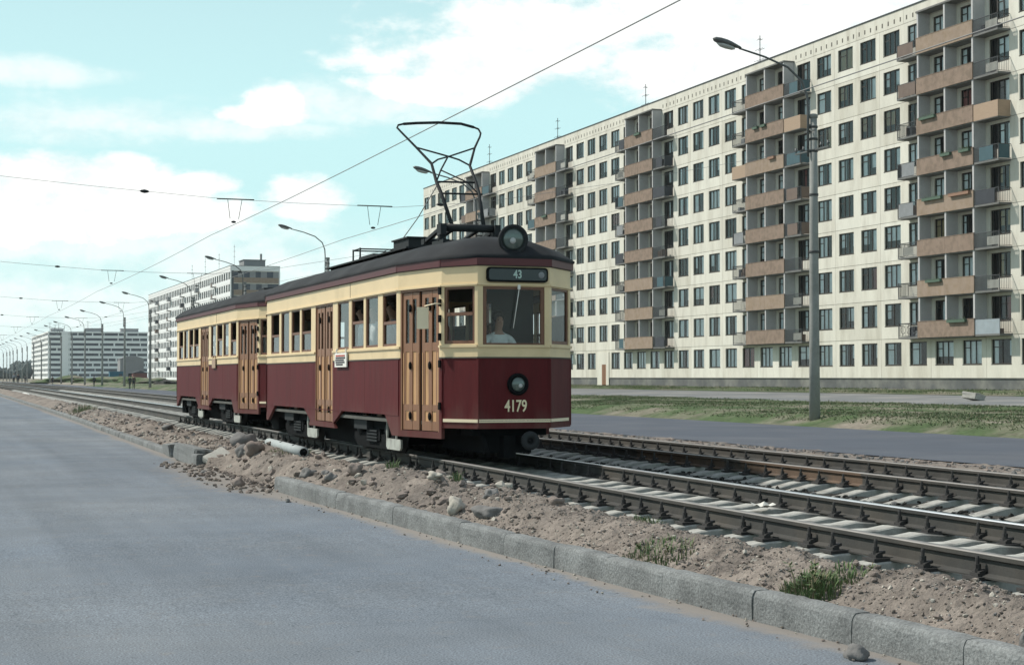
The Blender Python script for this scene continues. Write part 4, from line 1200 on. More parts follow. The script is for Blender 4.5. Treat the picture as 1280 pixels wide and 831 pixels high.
# grey substation house, blue cabin, red shed at the road far behind
O = (49, 420, .5)
tw = empty('substation_house', O, 'tall windowless grey house with a low gabled top in front of the white block', 'substation')
q = MB(O); q.box(46.2, 52.0, 420, 426, .2, 6.1); q.build('wall', M['grey_wall'], tw)
q = MB(O); q.prism([(46.0, 6.1), (52.2, 6.1), (50.2, 6.75), (48.0, 6.75)], 'y', 419.9, 426.1); q.build('roof', M['grey_wall'], tw)
q = MB(O); q.box(48.2, 49.4, 419.94, 420, .3, 2.5); q.build('door', M['iron'], tw)
O = (43.4, 400, .4)
bc = empty('site_cabin', O, 'blue site cabin standing before the grey substation house', 'cabin')
q = MB(O); q.box(41.6, 45.3, 400, 402.4, .5, 2.8); q.box(41.5, 45.4, 399.9, 402.5, 2.8, 2.92)
for i in range(12): q.box(41.6+i*.31, 41.64+i*.31, 399.97, 400, .5, 2.8)
q.build('body', M['blue'], bc)
q = MB(O); q.box(43.7, 44.5, 399.95, 399.97, 1.6, 2.3); q.build('window', M['band_dark'], bc)
O = (48.4, 398, .4)
rs = empty('shed', O, 'low rust red shed right of the blue cabin', 'shed')
q = MB(O); q.box(46.8, 50.1, 398, 401, .3, 2.5); q.build('wall', M['red_shed'], rs)
q = MB(O); q.prism([(46.6,2.5),(50.3,2.5),(48.45,3.1)], 'y', 397.8, 401.2); q.build('roof', M['roof_felt'], rs)
# heaps of earth along the far verge
for i, (x, y, r, h, lab) in enumerate(((38.5, 279, 2.4, .7, 'dark low heap of earth beside the rear end of the second tram car'), (40, 330, 7, 1.2, 'long low grassy heap of earth before the blue cabin'),
        (36, 360, 7, 1.3, 'grassy heap of earth in front of the middle of the white block'), (33, 410, 9, 1.2, 'grassy heap of earth in front of the left wing of the white block'))):
    mb = MB((x, y, .4)); mb.blob((x, y, .25), (r*.9, r*1.6, h), 4, .35, i+2, 0, 2.0, smooth=True)
    o = mb.build('earth_heap', M['grass'] if i else M['ballast']); tag(o, lab, 'earth heap', 'earth heaps on the far verge')
# far trees
tl = MB((40, 1000, 0)); rg = random.Random(9)
for i in range(150):
    x = rg.uniform(-140, 78); y = 1000 + rg.uniform(-30, 60); r = rg.uniform(3.0, 5.5)
    h = r*rg.uniform(.7, 1.0) + (1.5 if x > 52 else 0)
    for q in range(3):
        tl.blob((x+rg.uniform(-2,2), y+rg.uniform(-2,2), h*.8+rg.uniform(-.5,2.0)), (r*.7, r*.7, h*.8), 2, .45, i*3+q, 0, 2.4)
tl.build('treeline', M['tree_far'], kind='stuff')

# ---------------------------------------------------------------- lamp posts, overhead wires
def street_lamp(y, label, group):
    x = 27.8; z = gz(27.8, 60) + .03
    O = (x, y, z); root = empty('street_lamp', O, label, 'lamp post', group)
    p = MB(O)
    n = 14
    p.tube([(x, y, z-.3), (x, y, z+3), (x, y, z+6.5), (x, y, 10.25)], [.185, .165, .145, .122], n)
    p.lathe([(.15,0),(.15,.10),(.10,.13)], (x, y, 10.2), n=12)
    p.build('pole', M['pole'], root)
    bd = MB(O)
    for zz, r in ((9.85,.14),(9.45,.14),(9.05,.14),(7.6,.152),(5.7,.165)): bd.lathe([(r,0),(r+.008,.01),(r+.008,.07),(r,.08)], (x, y, zz), n=14)
    bd.build('clamp_band', M['pole_dark'], root)
    a = MB(O)
    a.tube([(x-.20,y,8.9),(x-.20,y,10.4),(x-.23,y,10.9),(x-.42,y,11.4),(x-.95,y,11.83),(x-1.8,y,12.12),(x-2.75,y,12.34)], [.042,.042,.042,.040,.038,.035,.032], 8)
    for zz in (9.1, 9.95): a.box(x-.22, x-.05, y-.03, y+.03, zz-.03, zz+.03)
    ao = a.build('lamp_arm', M['lamp_arm'], root)
    h = MB(O)
    ax = Vector((-1, 0, .24)).normalized()
    h.lathe([(.035,-.05),(.06,.0),(.10,.15),(.15,.35),(.175,.55),(.165,.75),(.12,.92),(.03,1.0)], (x-2.72, y, 12.34), ax, 14)
    for i, v in enumerate(h.v):
        d = (Vector(v)-Vector((x-2.72, y, 12.34))); t = d.dot(ax); c = Vector((x-2.72, y, 12.34)) + ax*t; q = Vector(v)-c
        h.v[i] = tuple(c + Vector((q.x*.62, q.y*1.05, q.z*.62)) + Vector((0,0,.03)))
    ho = h.build('lamp_head', M['lamp_head'], ao)
    gl = MB(O)
    gl.lathe([(.02,.18),(.10,.28),(.135,.5),(.125,.7),(.02,.86)], (x-2.72, y, 12.29), ax, 12)
    for i, v in enumerate(gl.v):
        d = (Vector(v)-Vector((x-2.72, y, 12.29))); t = d.dot(ax); c = Vector((x-2.72, y, 12.29)) + ax*t; q = Vector(v)-c
        gl.v[i] = tuple(c + Vector((q.x*.6, q.y*1.0, q.z*.6)) + Vector((0,0,-.03)))
    gl.build('bowl', M['lamp_glass'], ho)
    c = MB(O)
    c.bar((x-.03, y-1.05, 9.12), (x-.03, y+1.15, 9.12), .05, .05); c.bar((x-.14, y-.35, 9.75), (x-.14, y+.30, 9.75), .04, .05)
    for yy in (-1.0, -.55, .6, 1.1):
        c.lathe([(.02,0),(.02,.06),(.05,.07),(.055,.11),(.03,.13),(.04,.18)], (x-.03, y+yy, 9.14), n=8)
    c.build('cross_arm', M['lamp_arm'], root)
    return root
NEARG = 'lamp posts along the far road'
lamp0 = street_lamp(48.1, 'nearest concrete lamp post, tall and pale before the cream block, with cross arms', NEARG)
far_lab = {83: 'lamp post mostly hidden by the tram, its lamp head seen through the bow collector', 118: 'lamp post rising behind the roof of the leading tram car',
           151: 'lamp post whose lamp stands beside the tan end wall of the farther block', 182: 'lamp post before the long side of the farther panel block',
           218: 'lamp post at the left end of the farther panel block, behind the tram tail', 247: 'lamp post before the right part of the white block, in front of the grey house',
           279: 'lamp post before the middle of the white block', 310: 'lamp post before the left middle of the white block', 338: 'lamp post before the blank white strip of the white block',
           365: 'lamp post just left of the blank strip of the white block', 398: 'lamp post before the left wing of the white block', 428: 'lamp post at the left corner of the white block'}
for y in (83,118,151,182,218,247,279,310,338,365,398,428,459,488,513,541,566,587,609,636):
    o = copy_tree(lamp0); o.location.y = y
    o['label'] = far_lab.get(y, 'tiny far lamp post in the dwindling row to the left of the white block')

for tx, lab in ((7.58, 'contact wire over the tram track by the kerb, touched by the bow collector'), (11.55, 'contact wire over the tram track by the far road')):
    mb = MB((tx, 0, 5.6))
    anch = [-20, 14, 48, 83, 118, 151, 182, 218, 247, 279, 310, 338, 365]
    pts = []
    for a, b in zip(anch[:-1], anch[1:]):
        for i in range(6):
            t = i/6; s = a+(b-a)*t
            pts.append((tx + cx(s)*.9, s, 5.62 - .09*4*t*(1-t)*.8 + e(s)))
    mb.tube(pts, .0085, 5)
    tag(mb.build('contact_wire', M['wire']), lab, 'overhead wire', 'contact wires')
sl = {48: 'span wire from the nearest lamp post across both tracks', 83: 'span wire across the tracks behind the nearest one', 118: 'third span wire across the tracks, low over the lamps at the left',
      151: 'fourth span wire across the tracks, near the far lamp row', 182: 'fifth span wire across the tracks, faint over the white block', 218: 'sixth span wire across the tracks, faint beside the white block'}
for s in (48, 83, 118, 151, 182, 218):
    O = (10, s, 6.7); dz = e(s)
    root = empty('span_wire', O, sl[s], 'span wire', 'span wires over the tracks')
    mb = MB(O)
    sm_ = s*.918; O = (10, sm_, 6.3); root.location = O
    def sy(x): return sm_ + (s-sm_)*sst(9, 27.75, x) if False else sm_ + (s-sm_)*max(0, (x-9.5)/18.25)*.9 + (.1*(s-sm_) if x > 27 else 0)
    P = [(-16, 8.2), (-4, 7.1), (3.8, 6.52), (7.0, 6.32), (9.2, 6.26), (12.2, 6.30), (15, 6.60), (20, 7.5), (27.75, 9.12)]
    mb = MB(O)
    mb.tube([(x + cx(s)*.9*(1-sst(15,27,x)), sy(x), z+dz*.6) for x, z in P], .0055 if s < 60 else .008, 5)
    mb.build('wire', M['wire'], root)
    ins = MB(O)
    for x, z in ((5.2, 6.43), (13.6, 6.45)):
        ins.lathe([(.012,-.12),(.035,-.08),(.05,0),(.035,.08),(.012,.12)], (x+cx(s)*.9, sy(x), z+dz*.6), (1,0,-.03), 8)
    ins.build('insulator', M['iron'], root)
    for tx in (7.58, 11.55):
        xx = tx + cx(sm_)*.9; zz = 6.285+dz*.6; h = MB(O); yy_ = sy(xx)
        h.tube([(xx-.45,yy_,zz+.02),(xx+.55,yy_,zz+.02)], .018, 6)
        for q in (-.16, .22): h.tube([(xx+q,yy_,zz),(xx+q*.6,yy_,5.74+e(s))], .008, 5)
        h.lathe([(.02,-.06),(.035,0),(.02,.06)], (xx, yy_, 5.66+e(s)), (1,0,0), 8)
        h.build('hanger', M['iron'], root)
# ---------------------------------------------------------------- stones, slabs, pipe, weeds on the bank
def stone(x, s, r, label, m='rock', z=None, flat=.75, seed=0, rz=0):
    if z is None: z = max(e(s), bank_z(max(x, kx(s)+.2), s) if x > kx(s)+.1 else e(s)) + r[2]*.45
    r = tuple(q*.62 for q in r); z -= r[2]*.25
    mb = MB((x, s, z)); mb.blob((0,0,0), r, 3, .34, seed, 0, 1.3, smooth=True)
    bl = Matrix.Rotation(rz, 4, 'Z')
    mb.v = [tuple(bl @ Vector(v) + Vector((x, s, z))) for v in mb.v]
    tag(mb.build('stone', M[m]), label, 'stone', 'loose stones along the kerb')
stone(5.0, 8.2, (.10,.13,.085), 'small dark stone lying alone on the asphalt in the right foreground', 'rock', e(7)+.04, seed=1)
stone(5.20, 15.28, (.15,.26,.11), 'long dark grey boulder lying just behind the kerb, before the tram front', 'rock', seed=2, rz=.5)
stone(5.12, 16.05, (.14,.17,.15), 'pale topped boulder behind the kerb, next to the long dark one', 'rock_pale', seed=3)
stone(5.45, 15.9, (.12,.15,.10), 'grey stone on the bank between the pale topped boulder and the track', 'rock', seed=4)
stone(5.22, 20.6, (.16,.19,.14), 'rounded pinkish boulder on the bank below the front door of the tram', 'rock_pink', seed=5)
stone(5.05, 21.2, (.14,.16,.11), 'grey stone left of the rounded pinkish boulder', 'rock', seed=6)
stone(4.98, 22.3, (.17,.18,.13), 'dark stone behind the kerb near its broken end', 'rock', seed=7)
stone(5.10, 21.75, (.09,.12,.08), 'small dark stone between two larger ones behind the kerb', 'rock', seed=8)
stone(4.20, 23.3, (.14,.15,.13), 'pinkish stone on the sand at the edge of the asphalt, by the broken kerb', 'rock_pink', e(23)+.07, seed=9)
stone(5.15, 28.0, (.20,.22,.17), 'squat brown boulder right of the pale concrete slab', 'rock', seed=10)
stone(5.45, 29.6, (.40,.36,.26), 'big dark boulder behind the squat brown one, left of the grey pipe', 'rock', seed=11)
stone(5.2, 27.3, (.24,.24,.22), 'pinkish boulder against the end of the grey pipe', 'rock_pink', seed=12)
stone(4.25, 26.6, (.09,.13,.06), 'flat dark stone on the asphalt edge below the pale slab', 'rock', e(26)+.03, seed=13)
stone(4.30, 20.4, (.05,.07,.04), 'little dark stone on the asphalt beside the start of the kerb', 'rock', e(20)+.03, seed=14)
stone(5.8, 15.0, (.13,.15,.10), 'brown stone high on the bank close to the rail', 'rock_pink', seed=15)
stone(5.55, 18.2, (.13,.2,.08), 'flat pale stone on the bank behind the kerb, under the tram front', 'rock_pale', seed=16)
stone(6.12, 17.6, (.12,.12,.12), 'pale stone on top of the yellowish mound by the rail', 'rock_pale', seed=17)
stone(5.95, 19.3, (.15,.17,.14), 'pinkish stone on the bank right beside the sleepers', 'rock_pink', seed=18)
stone(6.0, 18.6, (.10,.12,.1), 'small grey stone on the bank beside the sleepers', 'rock', seed=19)
stone(5.50, 7.35, (.035,.05,.13), 'sharp dark splinter of stone standing in the bank at the right', 'rock', bank_z(5.5,7.35)+.04, seed=20)
stone(5.5, 40.0, (.2,.3,.15), 'small dark stone heap far along the left part of the bank', 'rock', seed=21)
# dislodged kerb stone, slab, pipe, white scraps
def slab_thing(name, label, cat, c, half, rot, m, seed=0):
    mb = MB(c); bm = bmesh.new(); bmesh.ops.create_cube(bm, size=2)
    bmesh.ops.bevel(bm, geom=bm.edges[:], offset=.10, segments=2, affect='EDGES')
    bmesh.ops.subdivide_edges(bm, edges=bm.edges[:], cuts=3, use_grid_fill=True)
    R_ = Matrix.Rotation(rot[2], 3, 'Z') @ Matrix.Rotation(rot[1], 3, 'Y') @ Matrix.Rotation(rot[0], 3, 'X')
    V = []
    for v in bm.verts:
        k = 1 + .10*mnoise.noise(v.co*1.4 + Vector((seed, 0, 0)))
        V.append(Vector(c) + R_ @ Vector((v.co.x*half[0]*k, v.co.y*half[1]*k, v.co.z*half[2]*k)))
    F = [tuple(v.index for v in f.verts) for f in bm.faces]; bm.free()
    mb.add(V, F); tag(mb.build(name, m), label, cat)
slab_thing('kerb_stone', 'dislodged kerb stone with its square end showing, where the kerb breaks off', 'kerb stone', (4.62, 30.2, e(30)+.13), (.16, .9, .155), (.03, .08, .07), M['kerb'], 1)
slab_thing('kerb_stone', 'sunken kerb stone tipped over behind the dislodged one, farther left', 'kerb stone', (4.66, 32.9, e(32)+.10), (.15, .8, .13), (-.03, -.12, -.05), M['kerb'], 4)
slab_thing('concrete_slab', 'pale broken concrete slab leaning on the earth beside the dislodged kerb stone', 'slab', (4.83, 28.6, e(28)+.14), (.20, .22, .05), (.35, -.42, .3), M['concrete'], 2)
slab_thing('concrete_slab', 'pale concrete block lying on the grass verge before the cream block, at the right', 'slab', (46.8, 66.2, gz(46.8, 66)+.22), (.36, .42, .16), (.1, .2, .3), M['concrete'], 3)
mb = MB((5.85, 27.3, .3)); a = Vector((6.02, 30.2, bank_z(6.02,30.2)+.10)); c = Vector((5.45, 24.7, bank_z(5.45,24.7)+.05))
for _t in (.25,.5,.75):
    _q = a.lerp(c, _t); _d = bank_z(_q.x, _q.y) + .06 - _q.z
    if _d > 0: a.z += _d; c.z += _d*.7
mb.tube([a, a.lerp(c, .33), a.lerp(c, .66), c], .085, 12, 0)
for t in (.45, .8): q = a.lerp(c, t); mb.lathe([(.028,0),(.027,.004)], (q.x-.035, q.y, q.z+.079), (-.4,0,1), 10, 1)
mb.lathe([(.06,0),(.055,.006)], c - (a-c).normalized()*.001, (c-a), 12, 1)
tag(mb.build('pipe', [M['pipe'], M['dark']]), 'long grey pipe lying slanted on the earth bank below the middle of the tram', 'pipe')
mb = MB((8.05, 14.9, .3)); rg = random.Random(3)
V = [(7.9+.06*i, 14.75+.07*j, .285 + rg.uniform(0, .06)) for j in range(4) for i in range(4)]
mb.add(V, [(j*4+i, j*4+i+1, j*4+i+5, j*4+i+4) for j in range(3) for i in range(3)])
tag(mb.build('paper_scrap', M['pan_white']), 'crumpled white scrap of paper lying between the rails in front of the tram', 'litter')
mb = MB((6.6, 118, .4)); mb.blob((6.6, 118, .36), (.35, .8, .16), 2, .3, 6)
tag(mb.build('sheet_scrap', M['white']), 'white scrap lying on the bank far down the track at the left', 'litter')

# rubble: countless small stones and clods on the bank, the bed and the sand
def pebbles(name, mats, spots):
    mb = MB((6, 15, 0)); rg = random.Random(21)
    protos = []
    for i in range(6):
        q = MB(); q.blob((0,0,0), (1, rg.uniform(.8,1.3), rg.uniform(.5,.9)), 1, .5, i+30, 0, 1.5); protos.append((q.v, q.f))
    for x, y, z, r, mi in spots:
        v, f = rg.choice(protos); t = rg.uniform(0, 6.28); ct, st = math.cos(t)*r, math.sin(t)*r
        mb.add([(x+a*ct-b*st, y+a*st+b*ct, z+c*r) for a, b, c in v], f, mi)
    return mb.build(name, mats, kind='stuff')
rg = random.Random(77); spots = []
for i in range(11000):
    s = 5.4 + 30*rg.random()**1.4; t = rg.random()
    x = bankx(t, s); r = .004 + .022*rg.random()**5.0
    if 14 < s < 24 and rg.random() < .25: r *= 1.6
    spots.append((x, s, bank_z(x, s)+r*.3, r, rg.choice([0,0,0,1,1,2])))
for i in range(170):
    s = 16 + 14*rg.random(); x = bankx(rg.uniform(.1,.9), s); r = rg.uniform(.03, .075)
    spots.append((x, s, bank_z(x, s)+r*.2, r, rg.choice([0,1,1,2])))
for i in range(9000):
    s = 5.4 + 12*rg.random()**1.2; x = bankx(.02+.9*rg.random(), s); r = .003 + .010*rg.random()**2
    spots.append((x, s, bank_z(x, s)+r*.3, r, rg.choice([0,0,0,1,2,3])))
for i in range(3200):
    s = 29 + 45*rg.random()**1.3; x = bankx(.03+.9*rg.random(), s); r = .012 + .05*rg.random()**3
    spots.append((x, s, bank_z(x, s)+r*.3, r, rg.choice([0,0,1,2,3])))
for i in range(260):
    s = 22 + 8*rg.random(); x = kx(s) - .75*rg.random()**2 + .1; r = rg.uniform(.012, .05)
    spots.append((x, s, e(s)+r*.3, r, rg.choice([0,0,1])))
for i in range(160):
    s = 6 + 16*rg.random(); x = kx(s) - .35*rg.random()**2; r = rg.uniform(.004, .013)
    spots.append((x, s, e(s)+.005+r*.3, r, rg.choice([0,1,2])))
pebbles('rubble', [M['soil'], M['rock_pink'], M['rock_pale'], M['rock']], spots)
spots = []
for i in range(9000):
    s = 7 + 33*rg.random()**1.3; x = rg.uniform(6.4, 13.4); r = rg.uniform(.015, .038)
    spots.append((x + cx(s), s, bed_z(x, s)+r*.2, r, rg.choice([0,0,0,1])))
for i in range(1500):
    s = 14 + 45*rg.random(); x = rg.uniform(13.4, 18.0); r = rg.uniform(.015, .06)
    spots.append((x, s, sv_z(x, s)+r*.2, r, rg.choice([1,2])))
pebbles('track_gravel', [M['ballast'], M['rock'], M['rock_pink']], spots)

def weed(x, s, n, h, sp, label, z=None, seed=0, stalks=0):
    z = bank_z(x, s) - .02 if z is None else z
    mb = MB((x, s, z)); rg = random.Random(seed)
    for i in range(n):
        a = rg.uniform(0, 2*PI); d = sp*math.sqrt(rg.random()); bx, by = x+d*math.cos(a), s+d*math.sin(a)*1.5
        hh = h*rg.uniform(.35, 1.0)*(1-.4*d/sp); lean = rg.uniform(.1, .6)*hh; la = a + rg.uniform(-1, 1)
        w = rg.uniform(.0022, .0055); dx, dy = math.cos(la)*lean, math.sin(la)*lean
        px, py = -math.sin(la)*w, math.cos(la)*w
        zz = bank_z(bx, by)-.01 if abs(z-bank_z(x,s)) < .05 else z
        P0 = (bx, by, zz); P1 = (bx+dx*.4, by+dy*.4, zz+hh*.6); P2 = (bx+dx, by+dy, zz+hh*rg.uniform(.75,1))
        mb.add([(P0[0]-px,P0[1]-py,P0[2]),(P0[0]+px,P0[1]+py,P0[2]),(P1[0]+px,P1[1]+py,P1[2]),(P1[0]-px,P1[1]-py,P1[2]),P2], [(0,1,2,3),(3,2,4)], 0 if rg.random() < .8 else 1)
    for i in range(stalks):
        bx, by = x+rg.uniform(-sp,sp)*.9, s+rg.uniform(-sp,sp)*1.4; hh = h*rg.uniform(1.0, 1.5); tx, ty = rg.uniform(-.06,.06), rg.uniform(-.06,.06)
        mb.tube([(bx,by,z),(bx+tx*.4,by+ty*.4,z+hh*.6),(bx+tx,by+ty,z+hh)], [.006,.005,.003], 5, 1)
        for q in range(14):
            t = rg.uniform(.3, 1); c = Vector((bx+tx*t, by+ty*t, z+hh*t)); d = Vector((rg.uniform(-1,1), rg.uniform(-1,1), rg.uniform(0,.8)))*.045
            o = Vector((-d.y, d.x, 0))*.35; mb.quad([c, c+d*.5+o, c+d, c+d*.5-o], 0)
    tag(mb.build('weed', [M['leaf'], M['leaf_dry']]), label, 'weed', 'weeds on the earth bank')
weed(5.46, 9.50, 650, .17, .17, 'largest green weed clump with upright stalks, behind the kerb at the right', seed=1, stalks=10)
weed(5.72, 9.45, 160, .12, .14, 'small green weed right beside the largest clump', seed=2, stalks=1)
weed(5.36, 11.7, 420, .12, .28, 'low spreading weed behind the kerb, left of the largest clump', seed=3, stalks=2)
weed(5.98, 13.15, 150, .12, .16, 'small weed on the bank near the sleepers', seed=4)
weed(6.35, 16.7, 160, .13, .35, 'thin grass at the sleeper ends before the tram front', seed=5)
weed(5.75, 18.0, 70, .2, .08, 'single upright weed on the yellowish mound', seed=6)
weed(5.55, 20.0, 70, .22, .08, 'upright weed among the stones under the tram front', seed=7)
weed(5.9, 26.6, 500, .16, .6, 'patch of grass right of the grey pipe', seed=8)
weed(6.3, 31.5, 420, .16, .7, 'patch of grass between the grey pipe and the rail', seed=9)
weed(5.5, 62, 260, .5, .5, 'dark bushy weed on the bank far to the left', seed=10)
weed(5.7, 6.9, 120, .10, .16, 'low weed behind the kerb near the right edge of the photo', seed=12)
# grass of the verge and the lawn
gm = MB((34, 60, .4)); rg = random.Random(4)
cnt = 0
while cnt < 50000:
    x = rg.uniform(27.6, 41.3) if rg.random() < .8 else rg.uniform(54.5, 64.7)
    s = rg.uniform(30, 100) if x < 42 else rg.uniform(70, 190)
    dens = fbm(x, s, .13, 3, 6.0)
    if dens < .0 and rg.random() < .85: continue
    z = gv_z(x, s) if x < 41.2 else gz(x, s)+.06
    h = rg.uniform(.02, .07)*(1.6 if x > 42 else 1); a = rg.uniform(0, PI); w = rg.uniform(.006, .018)
    ux, uy = math.cos(a)*w, math.sin(a)*w; lx, ly = rg.uniform(-.08,.08), rg.uniform(-.08,.08)
    gm.add([(x-ux,s-uy,z-.02),(x+ux,s+uy,z-.02),(x+ux*.7+lx,s+uy*.7+ly,z+h),(x+lx*1.5,s+ly,z+h*.55),(x-ux*.7+lx,s-uy*.7+ly,z+h*.9)], [(0,1,2,3,4)], 0 if rg.random() < .64 else 1)
    cnt += 1
gm.build('grass', [M['verge_leaf'], M['verge_dry']], kind='stuff')

# ---------------------------------------------------------------- people
def skin_body(edges_pts, radii, edges, mats, segmat, name, parent, O, sub=1):
    me = bpy.data.meshes.new(name); me.from_pydata(edges_pts, edges, [])
    o = bpy.data.objects.new(name, me); COL.objects.link(o)
    sk = o.modifiers.new('s', 'SKIN'); sk.use_smooth_shade = True
    for i, r in enumerate(radii):
        me.skin_vertices[0].data[i].radius = r if isinstance(r, tuple) else (r, r)
        me.skin_vertices[0].data[i].use_root = (i == 0)
    ss = o.modifiers.new('u', 'SUBSURF'); ss.levels = sub; ss.render_levels = sub
    bpy.context.view_layer.update()
    new = bpy.data.meshes.new_from_object(o.evaluated_get(bpy.context.evaluated_depsgraph_get()))
    bpy.data.objects.remove(o)
    new.materials.clear()
    for m in mats: new.materials.append(m)
    P = [Vector(p) for p in edges_pts]
    for f in new.polygons:
        c = f.center; best = (1e9, 0)
        for k, (a, b) in enumerate(edges):
            ab = P[b]-P[a]; t = max(0, min(1, (c-P[a]).dot(ab)/max(1e-9, ab.length_squared)))
            d = (c-(P[a]+ab*t)).length
            if d < best[0]: best = (d, k)
        f.material_index = segmat[best[1]]
    x = bpy.data.objects.new(name, new); COL.objects.link(x); x.parent = parent
    return x
def person(loc, rz, label, top, bottom, pose='stand', hair='hair', scale=1.0, stride=.16, skirt=False):
    root = empty('person', loc, label, 'person'); root.rotation_euler = (0,0,rz); root.scale = (scale,)*3
    # local frame: +y is the way the person faces
    V = []; R = []; E_ = []; SM = []
    def v(p, r): V.append(p); R.append(r); return len(V)-1
    def ed(a, b, m): E_.append((a, b)); SM.append(m)
    sit = pose in ('drive', 'sit')
    hz = .50 if sit else .93
    pelvis = v((0,0,hz), (.155,.11)); waist = v((0,0,hz+.18), (.135,.095)); chest = v((0,-.01,hz+.38), (.165,.105)); shl = v((0,-.01,hz+.50), (.11,.075))
    neck = v((0,0,hz+.58), (.052,.055)); h1 = v((0,.015,hz+.655), (.062,.075)); h2 = v((0,.02,hz+.73), (.075,.095)); h3 = v((0,.01,hz+.80), (.05,.06))
    ed(pelvis, waist, 2); ed(waist, chest, 1); ed(chest, shl, 1); ed(shl, neck, 0); ed(neck, h1, 0); ed(h1, h2, 0); ed(h2, h3, 0)
    nose = v((0,.125,hz+.71), .014); ed(h2, nose, 0)
    for sx in (-1, 1):
        hip = v((sx*.095,0,hz-.06), .088)
        ed(pelvis, hip, 2)
        if sit:
            kn = v((sx*.11,.42,hz-.03), .062); an = v((sx*.11,.44,.09), .043); to = v((sx*.11,.58,.04), .038)
        else:
            st = stride*sx
            kn = v((sx*.095,.06+st*.55,.50), .060); an = v((sx*.095,st-.02,.09), .042); to = v((sx*.10,st+.14,.035), .036)
        ed(hip, kn, 2); ed(kn, an, 3 if skirt else 2); ed(an, to, 4)
        sh = v((sx*.185,-.01,hz+.47), .062); ed(shl, sh, 1)
        if pose == 'drive':
            el = v((sx*.25,.16,hz+.24), .044); wr = v((sx*.17,.40,hz+.26), .030); pm = v((sx*.16,.47,hz+.265), .034)
        else:
            el = v((sx*.235,-.03-stride*sx*.3,hz+.20), .044); wr = v((sx*.235,.05-stride*sx*.6,hz-.04), .030); pm = v((sx*.235,.065-stride*sx*.6,hz-.12), .034)
        ed(sh, el, 1); ed(el, wr, 0 if top == 'shirt_white' else 1); ed(wr, pm, 0)
        fd = Vector((0,.05,-.01)) if pose == 'drive' else Vector((0,.01,-.05))
        for q in range(4):
            o = Vector(((q-1.5)*.018, 0, 0)); p = Vector(V[pm]) + o*.9 + fd*.7; L = (1.0,1.15,1.08,.85)[q]
            f1 = v(tuple(p), .010); f2 = v(tuple(p + fd*.8*L), .009); f3 = v(tuple(p + fd*1.2*L + Vector((0,.0,-.025 if pose == 'drive' else 0)) + Vector((0,.012,0))), .007)
            ed(pm, f1, 0); ed(f1, f2, 0); ed(f2, f3, 0)
        th = v(tuple(Vector(V[wr]).lerp(Vector(V[pm]), .6) + Vector((-sx*.035, .012, 0))), .011); t2 = v(tuple(Vector(V[th]) + fd*.8 + Vector((-sx*.01,0,0))), .009)
        ed(pm, th, 0); ed(th, t2, 0)
    skin_body(V, R, E_, [M['skin'], M[top], M[bottom], M['skin'], M['dark']], SM, 'body', root, loc)
    hb_ = MB()
    hb_.blob((0,-.012,hz+.785), (.096,.112,.098), 2, .06, 2)
    vv = []
    for p in hb_.v:
        x_, y_, z_ = p
        if y_ > .03 and z_ < hz+.80: y_ = .03 + (y_-.03)*.2
        vv.append((x_, y_, z_))
    hb_.v = vv; hb_.sm = [True]*len(hb_.f)
    hb_.build('hair', M[hair], root)
    if not sit or True:
        ey = MB()
        for sx in (-1, 1): ey.blob((sx*.03,.095,hz+.735), (.010,.008,.007), 1, 0)
        ey.build('eyes', M['dark'], root)
    if skirt:
        sk = MB(); sk.lathe([(.13,hz+.14),(.17,hz-.05),(.22,.55),(.20,.52),(.12,hz-.05)], (0,0,0), (0,0,1), 16); sk.build('skirt', M[bottom], root)
    return root
person((7.68, 22.10, 1.17), PI, 'driver in a white shirt sitting behind the front window of the tram', 'shirt_white', 'trousers', 'drive')
ds = MB((7.66, 22.25, 1.0)); ds.box(7.44, 7.88, 22.0, 22.42, 1.50, 1.56); ds.box(7.46, 7.86, 22.40, 22.44, 1.56, 1.98); ds.tube([(7.66,22.2,.985),(7.66,22.2,1.50)], .04, 8)
ds.v = [(x, y, z) for x, y, z in ds.v]
cr = MB(O1); cr.box(7.2, 8.0, 21.25, 21.5, .985, 1.86); cr.lathe([(.10,0),(.11,.02),(.02,.05)], (7.45, 21.4, 1.86), n=14); cr.tube([(7.45,21.4,1.9),(7.36,21.5,1.95)], .015, 6)
cr.build('control_desk', M['inside'], tram)
ds.o = Vector(O1); ds.build('driver_seat', M['seat'], tram)
person((6.78, 25.50, .985), PI/2+.4, 'passenger in a white blouse by the third side window of the leading tram', 'shirt_white', 'skirt_blue', 'stand', stride=.03, skirt=True)
person((6.78, 26.25, .985), PI/2-.2, 'passenger in a white top at the window next to the leading tram middle door', 'shirt_white', 'trousers', 'stand', stride=.02)
person((6.80, 24.5, .985), PI/2, 'passenger in a grey shirt standing by the second side window of the leading tram', 'shirt_grey', 'trousers', 'stand', stride=.02)
person((7.3, 24.0, .985), PI*.9, 'passenger in a red dress standing behind the front door of the leading tram', 'dress_red', 'dress_red', 'stand', stride=.02, skirt=True)
def ppl(x, y, rz, label, t, b, sc=1.0, skirt=False):
    z = gz(x, y) if x > 27.2 or x < 18.3 else 0.0
    if 14 < x < 18.3: z = sv_z(x, y) if x < 18 else 0
    person((x, y, z + .005), rz, label, t, b, 'stand', scale=sc, skirt=skirt)
ppl(25.9, 224, .2, 'walker in a dark coat, left of the two walking near the blue cabin', 'coat_dark', 'trousers')
ppl(25.6, 217, -.1, 'walker in a brown coat, right of the two walking near the blue cabin', 'coat_brown', 'trousers', 1.03)
ppl(26.6, 280, .1, 'lone walker in dark clothes before the white block, left of the blue cabin', 'coat_dark', 'trousers')
ppl(24.6, 345, .0, 'walker in dark clothes below the left part of the white block', 'coat_brown', 'trousers')
ppl(22.6, 404, .3, 'small dark figure walking at the left, right of the couple on the track', 'coat_dark', 'trousers')
